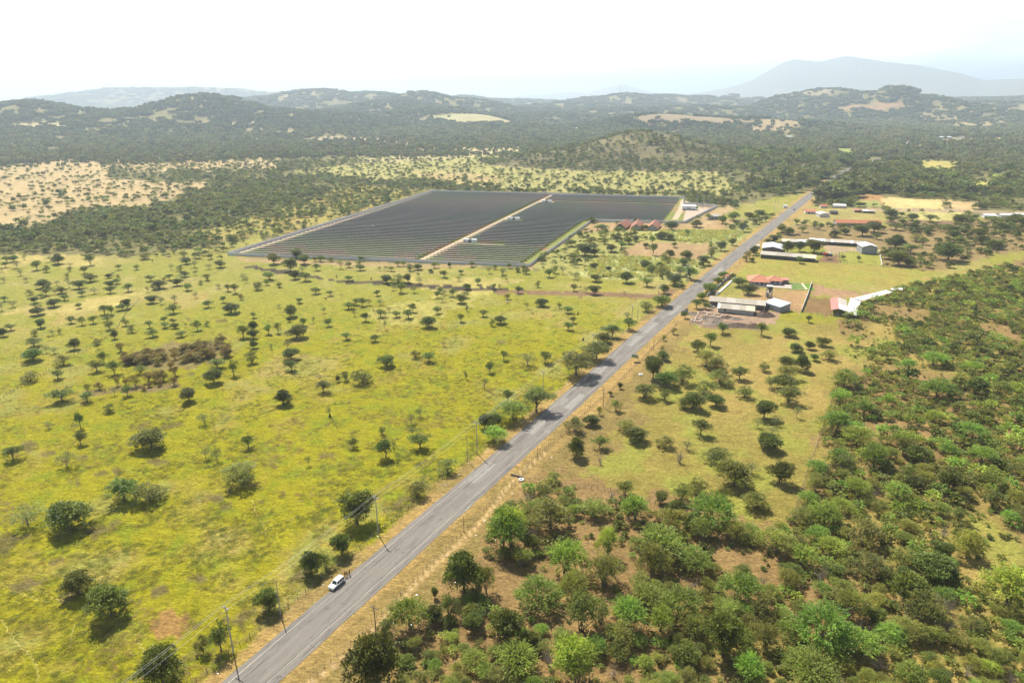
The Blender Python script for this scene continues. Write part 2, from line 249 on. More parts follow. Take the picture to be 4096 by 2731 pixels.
# ------------------------------------------------------------------ land cover: base colours and tree density by place
def PT(t, pts): return [T(t, *p) for p in pts]
def PF(t, pts, e=34):
    ym = sum(q[1] for q in pts) / len(pts); return [T(t, x, y + (e if y > ym else 0)) for x, y in pts]
def PV(pts): return [Vp(*p) for p in pts]
GRASS = (0.248, 0.232, 0.012); GRASS2 = (0.200, 0.215, 0.040); DRY = (0.42, 0.315, 0.125); TAN = (0.40, 0.305, 0.155); OLIVE = (0.175, 0.160, 0.062); SOIL = (0.215, 0.128, 0.072); DARKSOIL = (0.060, 0.046, 0.034)
VERGE = (0.36, 0.245, 0.090); FIELD = (0.250, 0.210, 0.052); LITTER = (0.245, 0.165, 0.068); PALE = (0.42, 0.36, 0.18); LAWN = (0.10, 0.20, 0.025); WOODF = (0.085, 0.092, 0.030)
COVER = [  # polygon on the ground, colour, edge roughness in metres, tree density (share of the wooded density)
    (PV([(-900, 660), (0, 585), (260, 588), (520, 592), (1240, 620), (1560, 560), (1700, 470), (1860, 440), (1900, 500), (2360, 500), (3200, 560), (3600, 232), (-1300, 232)]), OLIVE, 6, 0.74),
    # open country to the left and behind
    (PT(1, [(-900, 1120), (0, 1000), (600, 935), (950, 985), (950, 1100), (1300, 1130), (1870, 1125), (1700, 1180), (1550, 1260), (1300, 1345), (1000, 1380), (650, 1390), (560, 1450), (400, 1500), (0, 1545), (-900, 1700)]), TAN, 10, 0.16),
    (PF(1, [(560, 930), (900, 905), (1700, 855), (2352, 850), (2352, 1000), (1300, 1010), (1000, 985)]), TAN, 16, 0.42),
    (PF(2, [(700, 850), (1200, 800), (2352, 785), (2352, 870), (1400, 930), (950, 930)]), PALE, 18, 0.38),
    (PT(2, [(390, 1030), (850, 980), (1400, 945), (2352, 905), (2352, 1180), (2100, 1180), (1500, 1120), (1100, 1130), (700, 1090), (450, 1055)]), (0.325, 0.30, 0.105), 9, 0.26),
    (PT(2, [(1300, 1040), (1900, 1060), (2352, 1090), (2352, 1175), (2100, 1175), (1500, 1115)]), (0.38, 0.30, 0.13), 14, 0.2),
    (PF(2, [(200, 776), (700, 752), (1250, 757), (1100, 776), (300, 790)], 6), (0.33, 0.265, 0.15), 9, 0.04),
    (PT(3, [(0, 960), (600, 890), (850, 920), (1200, 975), (1500, 1020), (1900, 1080), (2060, 1180), (1950, 1235), (1550, 1255), (800, 1225), (0, 1205)]), (0.325, 0.30, 0.105), 9, 0.22),
    (PT(2, [(350, 1345), (900, 1150), (1500, 1205), (1200, 1290), (350, 1570), (-200, 1640), (-500, 1560), (0, 1420)]), (0.31, 0.265, 0.075), 12, 0.42),
    (PV([(300, 590), (520, 560), (640, 520), (560, 600)]), (0.26, 0.245, 0.06), 8, 0.30),
    # right: fields beyond the farms
    (PT(4, [(1125, 1262), (1640, 1280), (1660, 1362), (1135, 1350)]), (0.50, 0.395, 0.17), 2, 0.0),
    (PT(4, [(1648, 1276), (2000, 1320), (1870, 1382), (1680, 1352)]), (0.47, 0.355, 0.17), 2, 0.03),
    (PT(4, [(1200, 1368), (1840, 1380), (1862, 1475), (1500, 1462), (1230, 1412)]), (0.41, 0.37, 0.135), 2, 0.02),
    (PF(4, [(945, 1236), (1130, 1243), (1130, 1285), (950, 1278)]), (0.36, 0.205, 0.085), 3, 0.0),
    (PT(4, [(900, 1285), (1120, 1290), (1120, 1345), (880, 1340)]), (0.27, 0.28, 0.09), 3, 0.05),
    (PT(4, [(605, 1275), (790, 1288), (790, 1310), (605, 1310)]), (0.36, 0.205, 0.085), 3, 0.0),
    (PF(4, [(1430, 945), (1790, 958), (1750, 1022), (1470, 1027)]), (0.40, 0.345, 0.10), 6, 0.06),
    (PF(4, [(1850, 1115), (2110, 1130), (2050, 1182), (1930, 1172)]), (0.36, 0.34, 0.09), 6, 0.05),
    (PF(4, [(2060, 1055), (2190, 1060), (2180, 1102), (2070, 1100)]), (0.22, 0.27, 0.06), 6, 0.0),
    (PF(4, [(720, 838), (900, 848), (880, 882), (750, 872)]), (0.26, 0.30, 0.08), 8, 0.05),
    (PF(4, [(-20, 705), (150, 672), (440, 682), (400, 705), (200, 720), (0, 725)], 8), (0.32, 0.245, 0.125), 14, 0.12),
    (PT(4, [(1650, 655), (2150, 650), (2150, 690), (1650, 690)]), (0.33, 0.27, 0.14), 22, 0.35),
    (PF(4, [(1600, 752), (2250, 752), (2250, 764), (1600, 768)]), (0.40, 0.33, 0.16), 8, 0.2),
    (PT(4, [(430, 1340), (900, 1350), (1160, 1380), (1150, 1490), (740, 1512), (180, 1500), (330, 1380)]), (0.30, 0.255, 0.085), 4, 0.0),
    (PT(4, [(880, 1355), (1200, 1350), (2350, 1385), (2350, 1400), (1150, 1378), (880, 1385)]), (0.34, 0.26, 0.16), 2, 0.0),
    # right of the road, before the farms
    (PT(8, [(180, 110), (1150, 110), (1500, 60), (2400, 60), (2400, 330), (1950, 380), (1620, 500), (1130, 480), (1120, 330), (600, 260), (250, 230)]), (0.245, 0.180, 0.078), 9, 0.34),
    (PT(8, [(1130, 130), (1860, 110), (1700, 75), (1200, 60)]), (0.20, 0.135, 0.078), 4, 0.0),
    (PT(7, [(1640, 1000), (2352, 920), (3300, 950), (3150, 1900), (2950, 2800), (1900, 2800), (300, 2800), (1250, 1600)]), FIELD, 8, 0.0),
    (PT(8, [(-160, 480), (60, 370), (600, 415), (1120, 460), (1640, 505), (1570, 560), (1310, 640), (540, 600), (120, 560), (-100, 560)]), (0.295, 0.255, 0.060), 3, 0.0),
    (PT(8, [(590, 395), (760, 340), (790, 430), (600, 430)]), SOIL, 3, 0.0),
    (PT(8, [(600, 270), (960, 310), (960, 345), (640, 340)]), (0.36, 0.27, 0.17), 4, 0.0),
    (PT(8, [(755, 345), (1105, 350), (1125, 455), (770, 435)]), (0.27, 0.275, 0.055), 2, 0.0),
    (PT(8, [(-40, 650), (490, 660), (440, 850), (300, 840), (260, 760), (-40, 740)]), (0.36, 0.235, 0.115), 5, 0.0),
    (PT(8, [(520, 620), (1010, 690), (1000, 720), (880, 740), (500, 710)]), (0.32, 0.205, 0.115), 4, 0.0),
    (PT(8, [(485, 720), (740, 745), (700, 890), (440, 850)]), (0.21, 0.135, 0.060), 2, 0.0),
    (PT(7, [(1880, 690), (2060, 600), (2180, 640), (2180, 700), (1960, 705)]), (0.25, 0.235, 0.060), 3, 0.0),
    (PT(7, [(1480, 930), (1560, 830), (1800, 790), (2350, 840), (2400, 900), (2260, 960), (1900, 960), (1560, 950)]), (0.31, 0.215, 0.15), 5, 0.0),
    (PT(7, [(1560, 950), (1900, 930), (2250, 950), (2200, 990), (1800, 985)]), (0.20, 0.14, 0.105), 4, 0.0),
    # thicket floor right of the road
    (PV([(1925, 735), (2065, 655), (2150, 640), (2600, 540), (3600, 1600), (2600, 2300), (700, 2300), (800, 1568), (900, 1440), (1000, 1400), (1040, 1330), (1130, 1200), (1180, 1105), (1280, 1080), (1500, 1135), (1700, 1185), (1800, 1195), (1845, 1140), (1885, 1000), (1912, 870), (1935, 790)]), LITTER, 5, 0.0),
    # between solar farm and road
    (PT(7, [(250, 470), (780, 80), (1600, 95), (2200, 40), (2352, 0), (2352, 50), (1700, 560), (1500, 640), (1480, 580), (700, 560)]), (0.285, 0.275, 0.085), 8, 0.20),
    (PT(7, [(700, 100), (1000, 75), (1700, 95), (1850, 60), (2060, 60), (1900, 150), (1400, 150), (1000, 150), (600, 190)]), (0.34, 0.235, 0.115), 5, 0.0),
    (PT(3, [(1600, 1490), (1830, 1350), (1990, 1335), (2000, 1360), (1850, 1450), (1700, 1540)]), (0.37, 0.27, 0.14), 4, 0.0),
    (PT(7, [(1000, 350), (1200, 250), (1750, 265), (1830, 310), (1700, 400), (1240, 380)]), (0.34, 0.235, 0.12), 4, 0.0),
    (PT(7, [(1230, 190), (1400, 150), (1700, 150), (2070, 160), (2100, 190), (1990, 250), (1700, 265), (1400, 240)]), (0.37, 0.39, 0.15), 3, 0.0),
    (PT(7, [(680, 520), (870, 370), (1250, 380), (1500, 400), (1680, 400), (1700, 470), (1560, 500), (1300, 560), (1000, 570), (760, 550)]), (0.36, 0.37, 0.15), 4, 0.0),
    (PT(7, [(640, 100), (780, 85), (260, 475), (140, 480)]), (0.33, 0.235, 0.12), 2, 0.0),
    # left pasture: bare and dry marks
    (PT(5, [(0, 350), (600, 365), (900, 400), (760, 460), (300, 440), (0, 520)]), (0.37, 0.31, 0.10), 10, 0.0),
    (PT(5, [(0, 830), (600, 760), (1000, 700), (1200, 660), (1240, 690), (900, 810), (500, 870), (0, 890)]), (0.39, 0.325, 0.105), 9, 0.0),
    (PT(6, [(1300, 560), (2352, 560), (2352, 620), (1700, 720), (1400, 640)]), (0.36, 0.31, 0.095), 10, 0.0),
    (PT(6, [(1000, 800), (2000, 680), (1900, 800), (1400, 930), (1050, 920)]), (0.33, 0.30, 0.080), 10, 0.0),
    (PT(6, [(-60, 452), (360, 500), (700, 575), (1100, 590), (1450, 612), (2352, 655), (2352, 690), (1800, 660), (1100, 628), (500, 560), (-20, 482)]), DARKSOIL, 3, 0.0),
    (PT(7, [(-40, 660), (860, 680), (1300, 690), (1560, 640), (1600, 660), (1440, 740), (1000, 730), (-40, 690)]), (0.20, 0.125, 0.070), 3, 0.0),
    (PT(6, [(-100, 385), (600, 415), (2000, 455), (2000, 470), (1400, 470), (-100, 420)]), (0.33, 0.24, 0.12), 2, 0.0),
    (PT(5, [(1040, 1230), (1300, 1150), (1500, 1110), (1850, 1110), (1960, 1240), (1600, 1330), (1100, 1330)]), (0.21, 0.17, 0.065), 4, 0.0),
    (PT(9, [(740, 330), (1300, 300), (1500, 240), (1560, 300), (1300, 360), (800, 370)]), (0.20, 0.15, 0.065), 3, 0.0),
    (PT(13, [(1280, 1000), (1520, 930), (1650, 1060), (1560, 1200), (1400, 1170)]), (0.30, 0.18, 0.060), 2, 0.0),
]
BARE = [(9, 250, 820, 7, 3), (9, 1230, 645, 4.5, 2), (9, 1470, 650, 4, 1.6), (9, 1420, 590, 3, 1.3), (9, 720, 905, 4.5, 2), (9, 920, 858, 2.6, 1.2), (9, 810, 860, 2.6, 1.2), (9, 345, 1075, 4, 1.6), (9, 405, 890, 3.5, 1.4), (9, 1010, 1025, 3.2, 1.6), (9, 1340, 945, 4, 2), (9, 870, 1050, 2, 1), (10, 645, 900, 3.4, 1.4), (10, 180, 992, 3.2, 1.4),
        (13, 620, 800, 3, 2), (13, 280, 720, 5, 3), (13, 40, 380, 6, 4), (13, 490, 515, 2.4, 1), (13, 1900, 80, 5, 3), (13, 1660, 680, 4, 1.5), (13, 1370, 790, 2.4, 1.3), (13, 2100, 1010, 5, 2), (13, 900, 260, 6, 3), (14, 450, 650, 5, 3), (14, 1300, 20, 6, 3), (9, 1620, 205, 4, 1.5), (5, 1580, 905, 6, 2), (5, 1900, 930, 5, 2), (5, 1960, 975, 5, 1.6), (5, 1880, 985, 4, 1.4),
        (6, 560, 1388, 2.4, 1), (6, 205, 1415, 2.4, 1), (6, 765, 700, 3, 1.2), (6, 935, 985, 2.4, 1), (6, 2150, 1055, 3, 1.2), (6, 2135, 1110, 3, 1.2), (9, 2310, 990, 3, 1.4), (9, 1060, 1240, 2, 1), (9, 1870, 1250, 6, 3), (5, 1190, 870, 4, 1.4), (9, 640, 1130, 3, 1.2)]
FARM = [T(5, 0, 0)] * 0 + [G(911, 1021), G(2117, 1067), G(2366, 888), G(2739, 893), G(2868, 829), G(2732, 816), G(2739, 794), G(1730, 768)]
def mixc(a, b, t): return a * (1 - t[..., None]) + np.asarray(b) * t[..., None]
def cover(x, y):
    """base colour of the ground and tree density at x, y (arrays)"""
    x = np.asarray(x, float); y = np.asarray(y, float); d = np.hypot(x, y)
    n1 = fbm(x / 14., y / 14., 4); n2 = fbm(x / 55. + 9, y / 55., 4); n3 = fbm(x / 5. + 3, y / 5., 3); n4 = fbm(x / 2.2 + 31, y / 2.2, 2)
    s, o = road_so(x, y)
    col = np.empty(x.shape + (3,)); col[:] = GRASS; dens = np.zeros(x.shape); free = np.ones(x.shape, bool)
    # pasture: patches of taller yellow-green, olive and dry grass
    col = mixc(col, (0.160, 0.205, 0.014), np.clip((n3 - 0.52) * 4.5, 0, 1) * 0.7)
    col = mixc(col, (0.245, 0.185, 0.042), np.clip((n1 * 0.6 + n2 * 0.4 - 0.53) * 9, 0, 1) * 0.62)
    far = np.clip((d - 330) / 160, 0, 1)
    col = mixc(col, DRY, np.clip((n1 * 0.45 + n2 * 0.55 - 0.515 + far * 0.025) * 8, 0, 1) * (0.25 + 0.55 * far))
    col = mixc(col, (0.245, 0.245, 0.065), far * 0.6)
    for poly, c, rough, dn in COVER:
        mg = rough * 1.6; pxs = [p.x for p in poly]; pys = [p.y for p in poly]
        bb = np.nonzero((x > min(pxs) - mg) & (x < max(pxs) + mg) & (y > min(pys) - mg) & (y < max(pys) + mg))
        if not len(bb[0]): continue
        bx, by = x[bb], y[bb]
        ax = (vnoise(bx / (rough * 1.6) + 40, by / (rough * 1.6)) - 0.5) * 2 * rough + (vnoise(bx / (rough * .5) + 4, by / (rough * .5)) - 0.5) * rough
        ay = (vnoise(bx / (rough * 1.6), by / (rough * 1.6) + 71) - 0.5) * 2 * rough + (vnoise(bx / (rough * .5), by / (rough * .5) + 7) - 0.5) * rough
        k = in_poly(bx + ax, by + ay, poly)
        if not k.any(): continue
        m = tuple(q[k] for q in bb)
        col[m] = np.asarray(c) * (0.80 + 0.40 * n1[m])[:, None] * (0.9 + 0.2 * n3[m])[:, None]; dens[m] = dn; free[m] = False
    rv = free & (o > 6) & (d < 560) & (s < 300); col = np.where(rv[..., None], np.asarray((0.225, 0.170, 0.058)) * (0.8 + .4 * n1)[..., None], col)
    lit = np.all(np.abs(col / (col.sum(-1, keepdims=True) + 1e-6) - np.asarray(LITTER) / sum(LITTER)) < 0.02, -1) & (d < 700) & (o > 12)
    col = np.where(lit[..., None], mixc(col, (0.25, 0.215, 0.055), np.clip((n2 - 0.45) * 6, 0, 1) * 0.75), col)
    fld = np.all(np.abs(col / (col.sum(-1, keepdims=True) + 1e-6) - np.asarray(FIELD) / sum(FIELD)) < 0.02, -1)
    col = np.where(fld[..., None], mixc(mixc(col, (0.335, 0.250, 0.078), np.clip((n2 - 0.50) * 7, 0, 1) * 0.8), (0.23, 0.25, 0.045), np.clip((n1 - 0.52) * 7, 0, 1) * 0.7), col)
    for t, px, py, a, b in BARE:
        p = T(t, px, py); bb = np.nonzero((np.abs(x - p.x) < 2 * a + 2) & (np.abs(y - p.y) < 4 * b + 2))
        if len(bb[0]):
            q = ((x[bb] - p.x) / (a * .8)) ** 2 + ((y[bb] - p.y) / (b * 1.3)) ** 2 + (n3[bb] - 0.5) * 4.5 + (n4[bb] - .5) * 3
            col[bb] = mixc(col[bb], (0.115, 0.085, 0.052), np.clip((1 - q) * 1.6, 0, 1) * 0.75)
    # road verges
    wl = 10.5 + 2.5 * (n1 - 0.5) * 2; wr = 14.5 + 3.0 * (n1 - 0.5) * 2
    vg = np.where((s > -200) & (s < 1100), np.where(o < 0, np.clip((wl + o) / 1.2, 0, 1), np.clip((wr - o) / 1.6, 0, 1)), 0) * (np.abs(o) < 20)
    col = mixc(col, np.asarray(VERGE) * 1.0, vg * np.clip(0.55 + n3 * 0.9, 0, 1))
    col = mixc(col, (0.20, 0.16, 0.055), vg * np.clip((n1 - 0.56) * 8, 0, 1) * 0.6)
    ol = np.clip((o - 6.5) / 1.0, 0, 1) * np.clip((13 - o) / 2.0, 0, 1) * (s < 150); col = mixc(col, np.asarray((0.20, 0.155, 0.05)), ol * np.clip(0.35 + n1 * .6, 0, 1) * .9)
    trk = np.exp(-((o - 11.6 - 1.4 * np.sin(s / 23.) - 0.8 * np.sin(s / 9.)) / 0.42) ** 2) * (s > -150) * (s < 118)
    col = mixc(col, (0.56, 0.40, 0.21), np.clip(trk, 0, 1) * 0.85)
    dens = np.where(np.abs(o) < 9, 0, dens)
    # inside the solar farm wall
    m = in_poly(x, y, FARM)
    if m.any():
        col[m] = np.asarray((0.285, 0.195, 0.098)) * (0.85 + 0.3 * n1[m])[:, None]; dens[m] = 0
        g = m & (n2 + 0.25 * n1 > 0.60); col[g] = np.asarray((0.20, 0.22, 0.055)) * (0.85 + 0.3 * n3[g])[:, None]
    # hills: woods with dry clearings
    hl = d > 1130
    hi = (height(x, y) > 5) & (d < 2100) & hl
    col = np.where(hi[..., None], np.asarray((0.165, 0.145, 0.07)) * (0.75 + .5 * n1)[..., None], col); dens = np.where(hi, 0.80, dens)
    pn = fbm(x / 330. + 5, y / 330. + 8, 4)
    clr = np.clip((pn - 0.635) * 8, 0, 1) * hl * (d < 7000)
    for vx, vy, dd, ra, rb, cc, st in ((1015, 280, 2900, 210, 170, (0.33, 0.32, 0.15), 1.0), (1075, 265, 2820, 150, 130, (0.36, 0.33, 0.17), 1), (1540, 280, 2680, 170, 110, (0.25, 0.20, 0.13), .9), (1620, 275, 2750, 160, 100, (0.28, 0.215, 0.13), .9),
                                     (1960, 270, 4000, 170, 45, (0.36, 0.215, 0.12), .9), (2030, 270, 4000, 110, 40, (0.36, 0.215, 0.12), .9), (1500, 365, 1310, 80, 40, (0.20, 0.17, 0.10), .55), (1430, 330, 1360, 50, 50, (0.22, 0.19, 0.09), .5), (110, 310, 2650, 130, 60, PALE, .8), (1870, 230, 4600, 110, 160, (0.33, 0.27, 0.15), .8), (1190, 285, 2750, 170, 50, PALE, .8), (1300, 285, 2650, 120, 40, PALE, .8)):
        hx, hy, _z = hz(vx, vy, dd); q = np.exp(-(((x - hx) / ra) ** 2 + ((y - hy) / rb) ** 2) + (pn - .5) * 3)
        w = np.clip((q - 0.35) * 4, 0, 1) * st * (hl | hi); col = mixc(col, cc, w); dens = dens * (1 - 0.93 * w)
    col = mixc(col, np.asarray((0.27, 0.225, 0.115)), clr * (dens > 0.5)); dens = dens * (1 - 0.5 * clr)
    return col * (0.92 + 0.16 * n4)[..., None], dens

# ground sheet: one polar grid out to the horizon
def ground_mat():
    m = bpy.data.materials.new('ground_cover'); m.use_nodes = True; nt = m.node_tree; b = nt.nodes['Principled BSDF']; b.inputs['Roughness'].default_value = 0.95; b.inputs['Specular IOR Level'].default_value = 0.08
    at = nt.nodes.new('ShaderNodeAttribute'); at.attribute_name = 'cover'; tc = nt.nodes.new('ShaderNodeTexCoord')
    L = nt.links.new; prev = at.outputs['Color']
    heights = []
    for sx, sy, scale, lo, hi in ((1, 1.8, 0.9, 0.58, 1.42), (1, 2.4, 0.22, 0.76, 1.24), (1, 1.4, 3.6, 0.68, 1.32)):
        mp = nt.nodes.new('ShaderNodeMapping'); mp.inputs['Scale'].default_value = (sx, sy, 1); mp.inputs['Rotation'].default_value = (0, 0, 0.35)
        n = nt.nodes.new('ShaderNodeTexNoise'); n.inputs['Scale'].default_value = scale; n.inputs['Detail'].default_value = 5; n.inputs['Roughness'].default_value = 0.6; n.inputs['Distortion'].default_value = 0.5
        mr = nt.nodes.new('ShaderNodeMapRange'); mr.inputs[1].default_value = 0.3; mr.inputs[2].default_value = 0.7; mr.inputs[3].default_value = lo; mr.inputs[4].default_value = hi
        mu = nt.nodes.new('ShaderNodeVectorMath'); mu.operation = 'SCALE'
        L(tc.outputs['Object'], mp.inputs[0]); L(mp.outputs[0], n.inputs['Vector']); L(n.outputs['Fac'], mr.inputs[0]); L(prev, mu.inputs[0]); L(mr.outputs[0], mu.inputs['Scale']); prev = mu.outputs[0]; heights.append(n.outputs['Fac'])
    L(prev, b.inputs['Base Color'])
    ad = nt.nodes.new('ShaderNodeMath'); ad.operation = 'ADD'; L(heights[0], ad.inputs[0]); L(heights[2], ad.inputs[1])
    bp = nt.nodes.new('ShaderNodeBump'); bp.inputs['Strength'].default_value = 0.75; bp.inputs['Distance'].default_value = 0.55; L(ad.outputs[0], bp.inputs['Height']); L(bp.outputs[0], b.inputs['Normal'])
    return m
def build_ground():
    nr, na = 540, 640
    r = np.concatenate([[20], 60 * (60000 / 60.) ** (np.linspace(0, 1, nr))])
    a = np.concatenate([np.radians(np.linspace(-180, -48, 34))[:-1], np.radians(np.linspace(-47.5, 47.5, na)), np.radians(np.linspace(48, 180, 34))[:-1]])
    A, Rr = np.meshgrid(a, r); x = Rr * np.sin(A); y = Rr * np.cos(A)
    col, _d = cover(x, y); z = height(x, y)
    n_r, n_a = x.shape; idx = np.arange(n_r * n_a).reshape(n_r, n_a)
    nxt = np.roll(idx, -1, axis=1)
    f = np.stack([idx[:-1], nxt[:-1], nxt[1:], idx[1:]], -1).reshape(-1, 4)[:, ::-1]
    v = np.stack([x, y, z], -1).reshape(-1, 3)
    m = np_mesh('ground', v, f, ground_mat(), col.reshape(-1, 3), True)
    bm = bmesh.new(); bm.from_mesh(m); bm.verts.ensure_lookup_table(); bm.faces.new([bm.verts[i] for i in idx[0][::-1]]); bm.normal_update(); bm.to_mesh(m); bm.free()
    put(link('ground', m), kind='structure', label='grassland plain with dry fields, thicket floor and wooded hills behind')
build_ground()

# sea strip seen through the gap in the hills
def sea():
    m = mat('sea_water', (0.30, 0.40, 0.46), 0.25, None, 0, 0.5)
    a = np.radians(np.linspace(-6, 24, 40)); v = []; f = []
    for k, t in enumerate(a): v += [(15000 * math.sin(t), 15000 * math.cos(t), 6.5), (23000 * math.sin(t), 23000 * math.cos(t), 6.5)]
    for k in range(len(a) - 1): f.append((2 * k, 2 * k + 2, 2 * k + 3, 2 * k + 1))
    me = bpy.data.meshes.new('sea'); me.from_pydata(v, [], f); me.materials.append(m); put(link('sea', me), kind='structure', label='pale strip of sea between the far hills')
sea()

# ------------------------------------------------------------------ road
def road_mat():
    m = bpy.data.materials.new('asphalt'); m.use_nodes = True; nt = m.node_tree; b = nt.nodes['Principled BSDF']; b.inputs['Roughness'].default_value = 0.8; b.inputs['Specular IOR Level'].default_value = 0.35
    uv = nt.nodes.new('ShaderNodeUVMap'); uv.uv_map = 'uv'; L = nt.links.new
    def noise(sx, sy, scale, det=5, rough=.6):
        mp = nt.nodes.new('ShaderNodeMapping'); mp.inputs['Scale'].default_value = (sx, sy, 1); n = nt.nodes.new('ShaderNodeTexNoise'); n.inputs['Scale'].default_value = scale; n.inputs['Detail'].default_value = det; n.inputs['Roughness'].default_value = rough
        L(uv.outputs[0], mp.inputs[0]); L(mp.outputs[0], n.inputs['Vector']); return n.outputs['Fac']
    def ramp(fac, lo, hi):
        r = nt.nodes.new('ShaderNodeMapRange'); r.inputs[1].default_value = lo; r.inputs[2].default_value = hi; L(fac, r.inputs[0]); return r.outputs[0]
    def mix(a, b_, fac, mode='MIX'):
        x = nt.nodes.new('ShaderNodeMixRGB'); x.blend_type = mode
        for i, q in ((1, a), (2, b_)):
            if isinstance(q, tuple): x.inputs[i].default_value = (*q, 1)
            else: L(q, x.inputs[i])
        if isinstance(fac, float): x.inputs[0].default_value = fac
        else: L(fac, x.inputs[0])
        return x.outputs[0]
    base = mix((0.138, 0.125, 0.114), (0.190, 0.175, 0.158), ramp(noise(1, 0.08, 0.9), 0.35, 0.65))
    base = mix(base, (0.115, 0.107, 0.102), ramp(noise(1.0, 0.25, 0.22), 0.52, 0.66))
    base = mix(base, (0.26, 0.265, 0.25), ramp(noise(0.7, 0.12, 0.35, 6), 0.60, 0.72))
    base = mix(base, (0.36, 0.32, 0.26), ramp(noise(1, 0.35, 1.9, 4, .7), 0.66, 0.72))
    base = mix(base, (0.06, 0.056, 0.053), ramp(noise(3, 0.22, 1.3, 3), 0.62, 0.68))
    base = mix(base, (0.085, 0.08, 0.075), ramp(noise(0.6, 0.6, 0.55, 7, .75), 0.58, 0.66))
    g = noise(1, 1, 9, 3); sc_ = nt.nodes.new('ShaderNodeVectorMath'); sc_.operation = 'SCALE'; L(base, sc_.inputs[0]); r = nt.nodes.new('ShaderNodeMapRange'); r.inputs[3].default_value = 0.8; r.inputs[4].default_value = 1.2; L(g, r.inputs[0]); L(r.outputs[0], sc_.inputs['Scale'])
    L(sc_.outputs[0], b.inputs['Base Color'])
    bp = nt.nodes.new('ShaderNodeBump'); bp.inputs['Strength'].default_value = 0.3; bp.inputs['Distance'].default_value = 0.03; L(g, bp.inputs['Height']); L(bp.outputs[0], b.inputs['Normal'])
    return m
def strip(name, s0, s1, o0, o1, z, mat_, step=3.0, wob=0.0, parent=None, **kw):
    n = max(2, int((s1 - s0) / step)); v = []; f = []; uvs = []
    cols = 7 if o1 - o0 > 4 else 2
    for i in range(n + 1):
        s = s0 + (s1 - s0) * i / n
        for j in range(cols):
            t = j / (cols - 1); o = o0 + (o1 - o0) * t
            if wob and j in (0, cols - 1): o += (float(fbm(np.array([s / 4.0 + 100 * j]), np.array([o0 * 3.]), 4)[0]) - 0.5) * 2 * wob
            p = road_pt(s, o); zz = z + max(0.0, hgt(p.x, p.y)) if s > 1000 else z
            v.append((p.x, p.y, zz)); uvs.append((o, s))
    for i in range(n):
        for j in range(cols - 1): f.append((i * cols + j, i * cols + j + 1, (i + 1) * cols + j + 1, (i + 1) * cols + j))
    m = bpy.data.meshes.new(name); m.from_pydata(v, [], f); m.materials.append(mat_)
    ul = m.uv_layers.new(name='uv'); li = [0] * len(m.loops); m.loops.foreach_get('vertex_index', li); ul.data.foreach_set('uv', [c for i in li for c in uvs[i]])
    return put(link(name, m, parent), **kw)
ASPH = road_mat()
road = strip('road', -130, 1000, -ROAD_W / 2, ROAD_W / 2, 0.06, ASPH, 1.5, 0.28, kind='structure', label='worn grey asphalt road running to the far trees')
strip('road', 1000, 4300, -ROAD_W / 2, ROAD_W / 2, 0.5, ASPH, 25, 0.0, kind='structure', label='far stretch of the grey road among trees')
LINE = mat('worn_line_paint', (0.44, 0.41, 0.35), 0.8, (2.5, 0.35)); TAR = mat('tar_seam', (0.045, 0.042, 0.04), 0.7, (3, .3))
strip('edge_line', -130, 700, -4.05, -3.93, 0.068, LINE, 4, 0.05, road)
strip('edge_line', -130, 260, 3.30, 3.40, 0.068, LINE, 4, 0.06, road)
strip('tar_seam', -130, 620, 3.05, 3.17, 0.069, TAR, 2.5, 0.10, road)
strip('tar_seam', -130, 200, 4.5, 4.56, 0.067, TAR, 2.5, 0.35, road)
strip('tar_seam', -60, 420, -2.1, -2.05, 0.067, TAR, 2.5, 0.4, road)
PATCH = [mat('asphalt_patch', (0.150, 0.138, 0.127), 0.85, (1.2, .25)), mat('pale_patch', (0.225, 0.218, 0.202), 0.85, (1.2, .2))]
for s0, ln, o0, wd, k in ((72, 9, -0.5, 3.0, 0), (88, 14, -3.4, 2.8, 1), (30, 5, 2.9, 2.0, 0), (128, 13, -3.0, 3.0, 1), (140, 6, -0.8, 3.2, 0), (155, 16, 0.2, 3.2, 1), (196, 14, -3.8, 3.6, 1), (238, 18, -3.0, 3.6, 1), (262, 20, -2.8, 3.4, 1), (300, 22, 0.2, 3.0, 1), (345, 18, -3.5, 3.4, 0), (410, 22, -0.6, 3.6, 1), (470, 20, -3.4, 3.2, 0)):
    strip('road_patch', s0, s0 + ln, o0, o0 + wd, 0.064, PATCH[k], .6, 0.45, road)

# ------------------------------------------------------------------ trees
BARK = mat('bark', (0.16, 0.125, 0.095), 0.9, (6, .3)); GREYBARK = mat('grey_bark', (0.27, 0.235, 0.21), 0.9, (6, .25))
LEAF = {'J': leaf_mat('leaf_green', (0.165, 0.215, 0.038)), 'D': leaf_mat('leaf_dark', (0.122, 0.148, 0.018), 0.27), 'P': leaf_mat('leaf_pale', (0.165, 0.190, 0.062)), 'S': leaf_mat('leaf_olive', (0.195, 0.212, 0.044)),
        'W': leaf_mat('leaf_umbrella', (0.165, 0.195, 0.042)), 'B': leaf_mat('leaf_bright', (0.150, 0.215, 0.026)), 'T': leaf_mat('leaf_acacia', (0.228, 0.258, 0.048), 0.4), 'E': leaf_mat('leaf_spray', (0.255, 0.355, 0.058), 0.42), 'K': leaf_mat('leaf_brush', (0.25, 0.205, 0.06), .4), 'L': leaf_mat('leaf_dry', (0.20, 0.15, 0.10))}
def rvec(rng, n):
    v = rng.normal(size=(n, 3)); return v / np.linalg.norm(v, axis=1, keepdims=True)
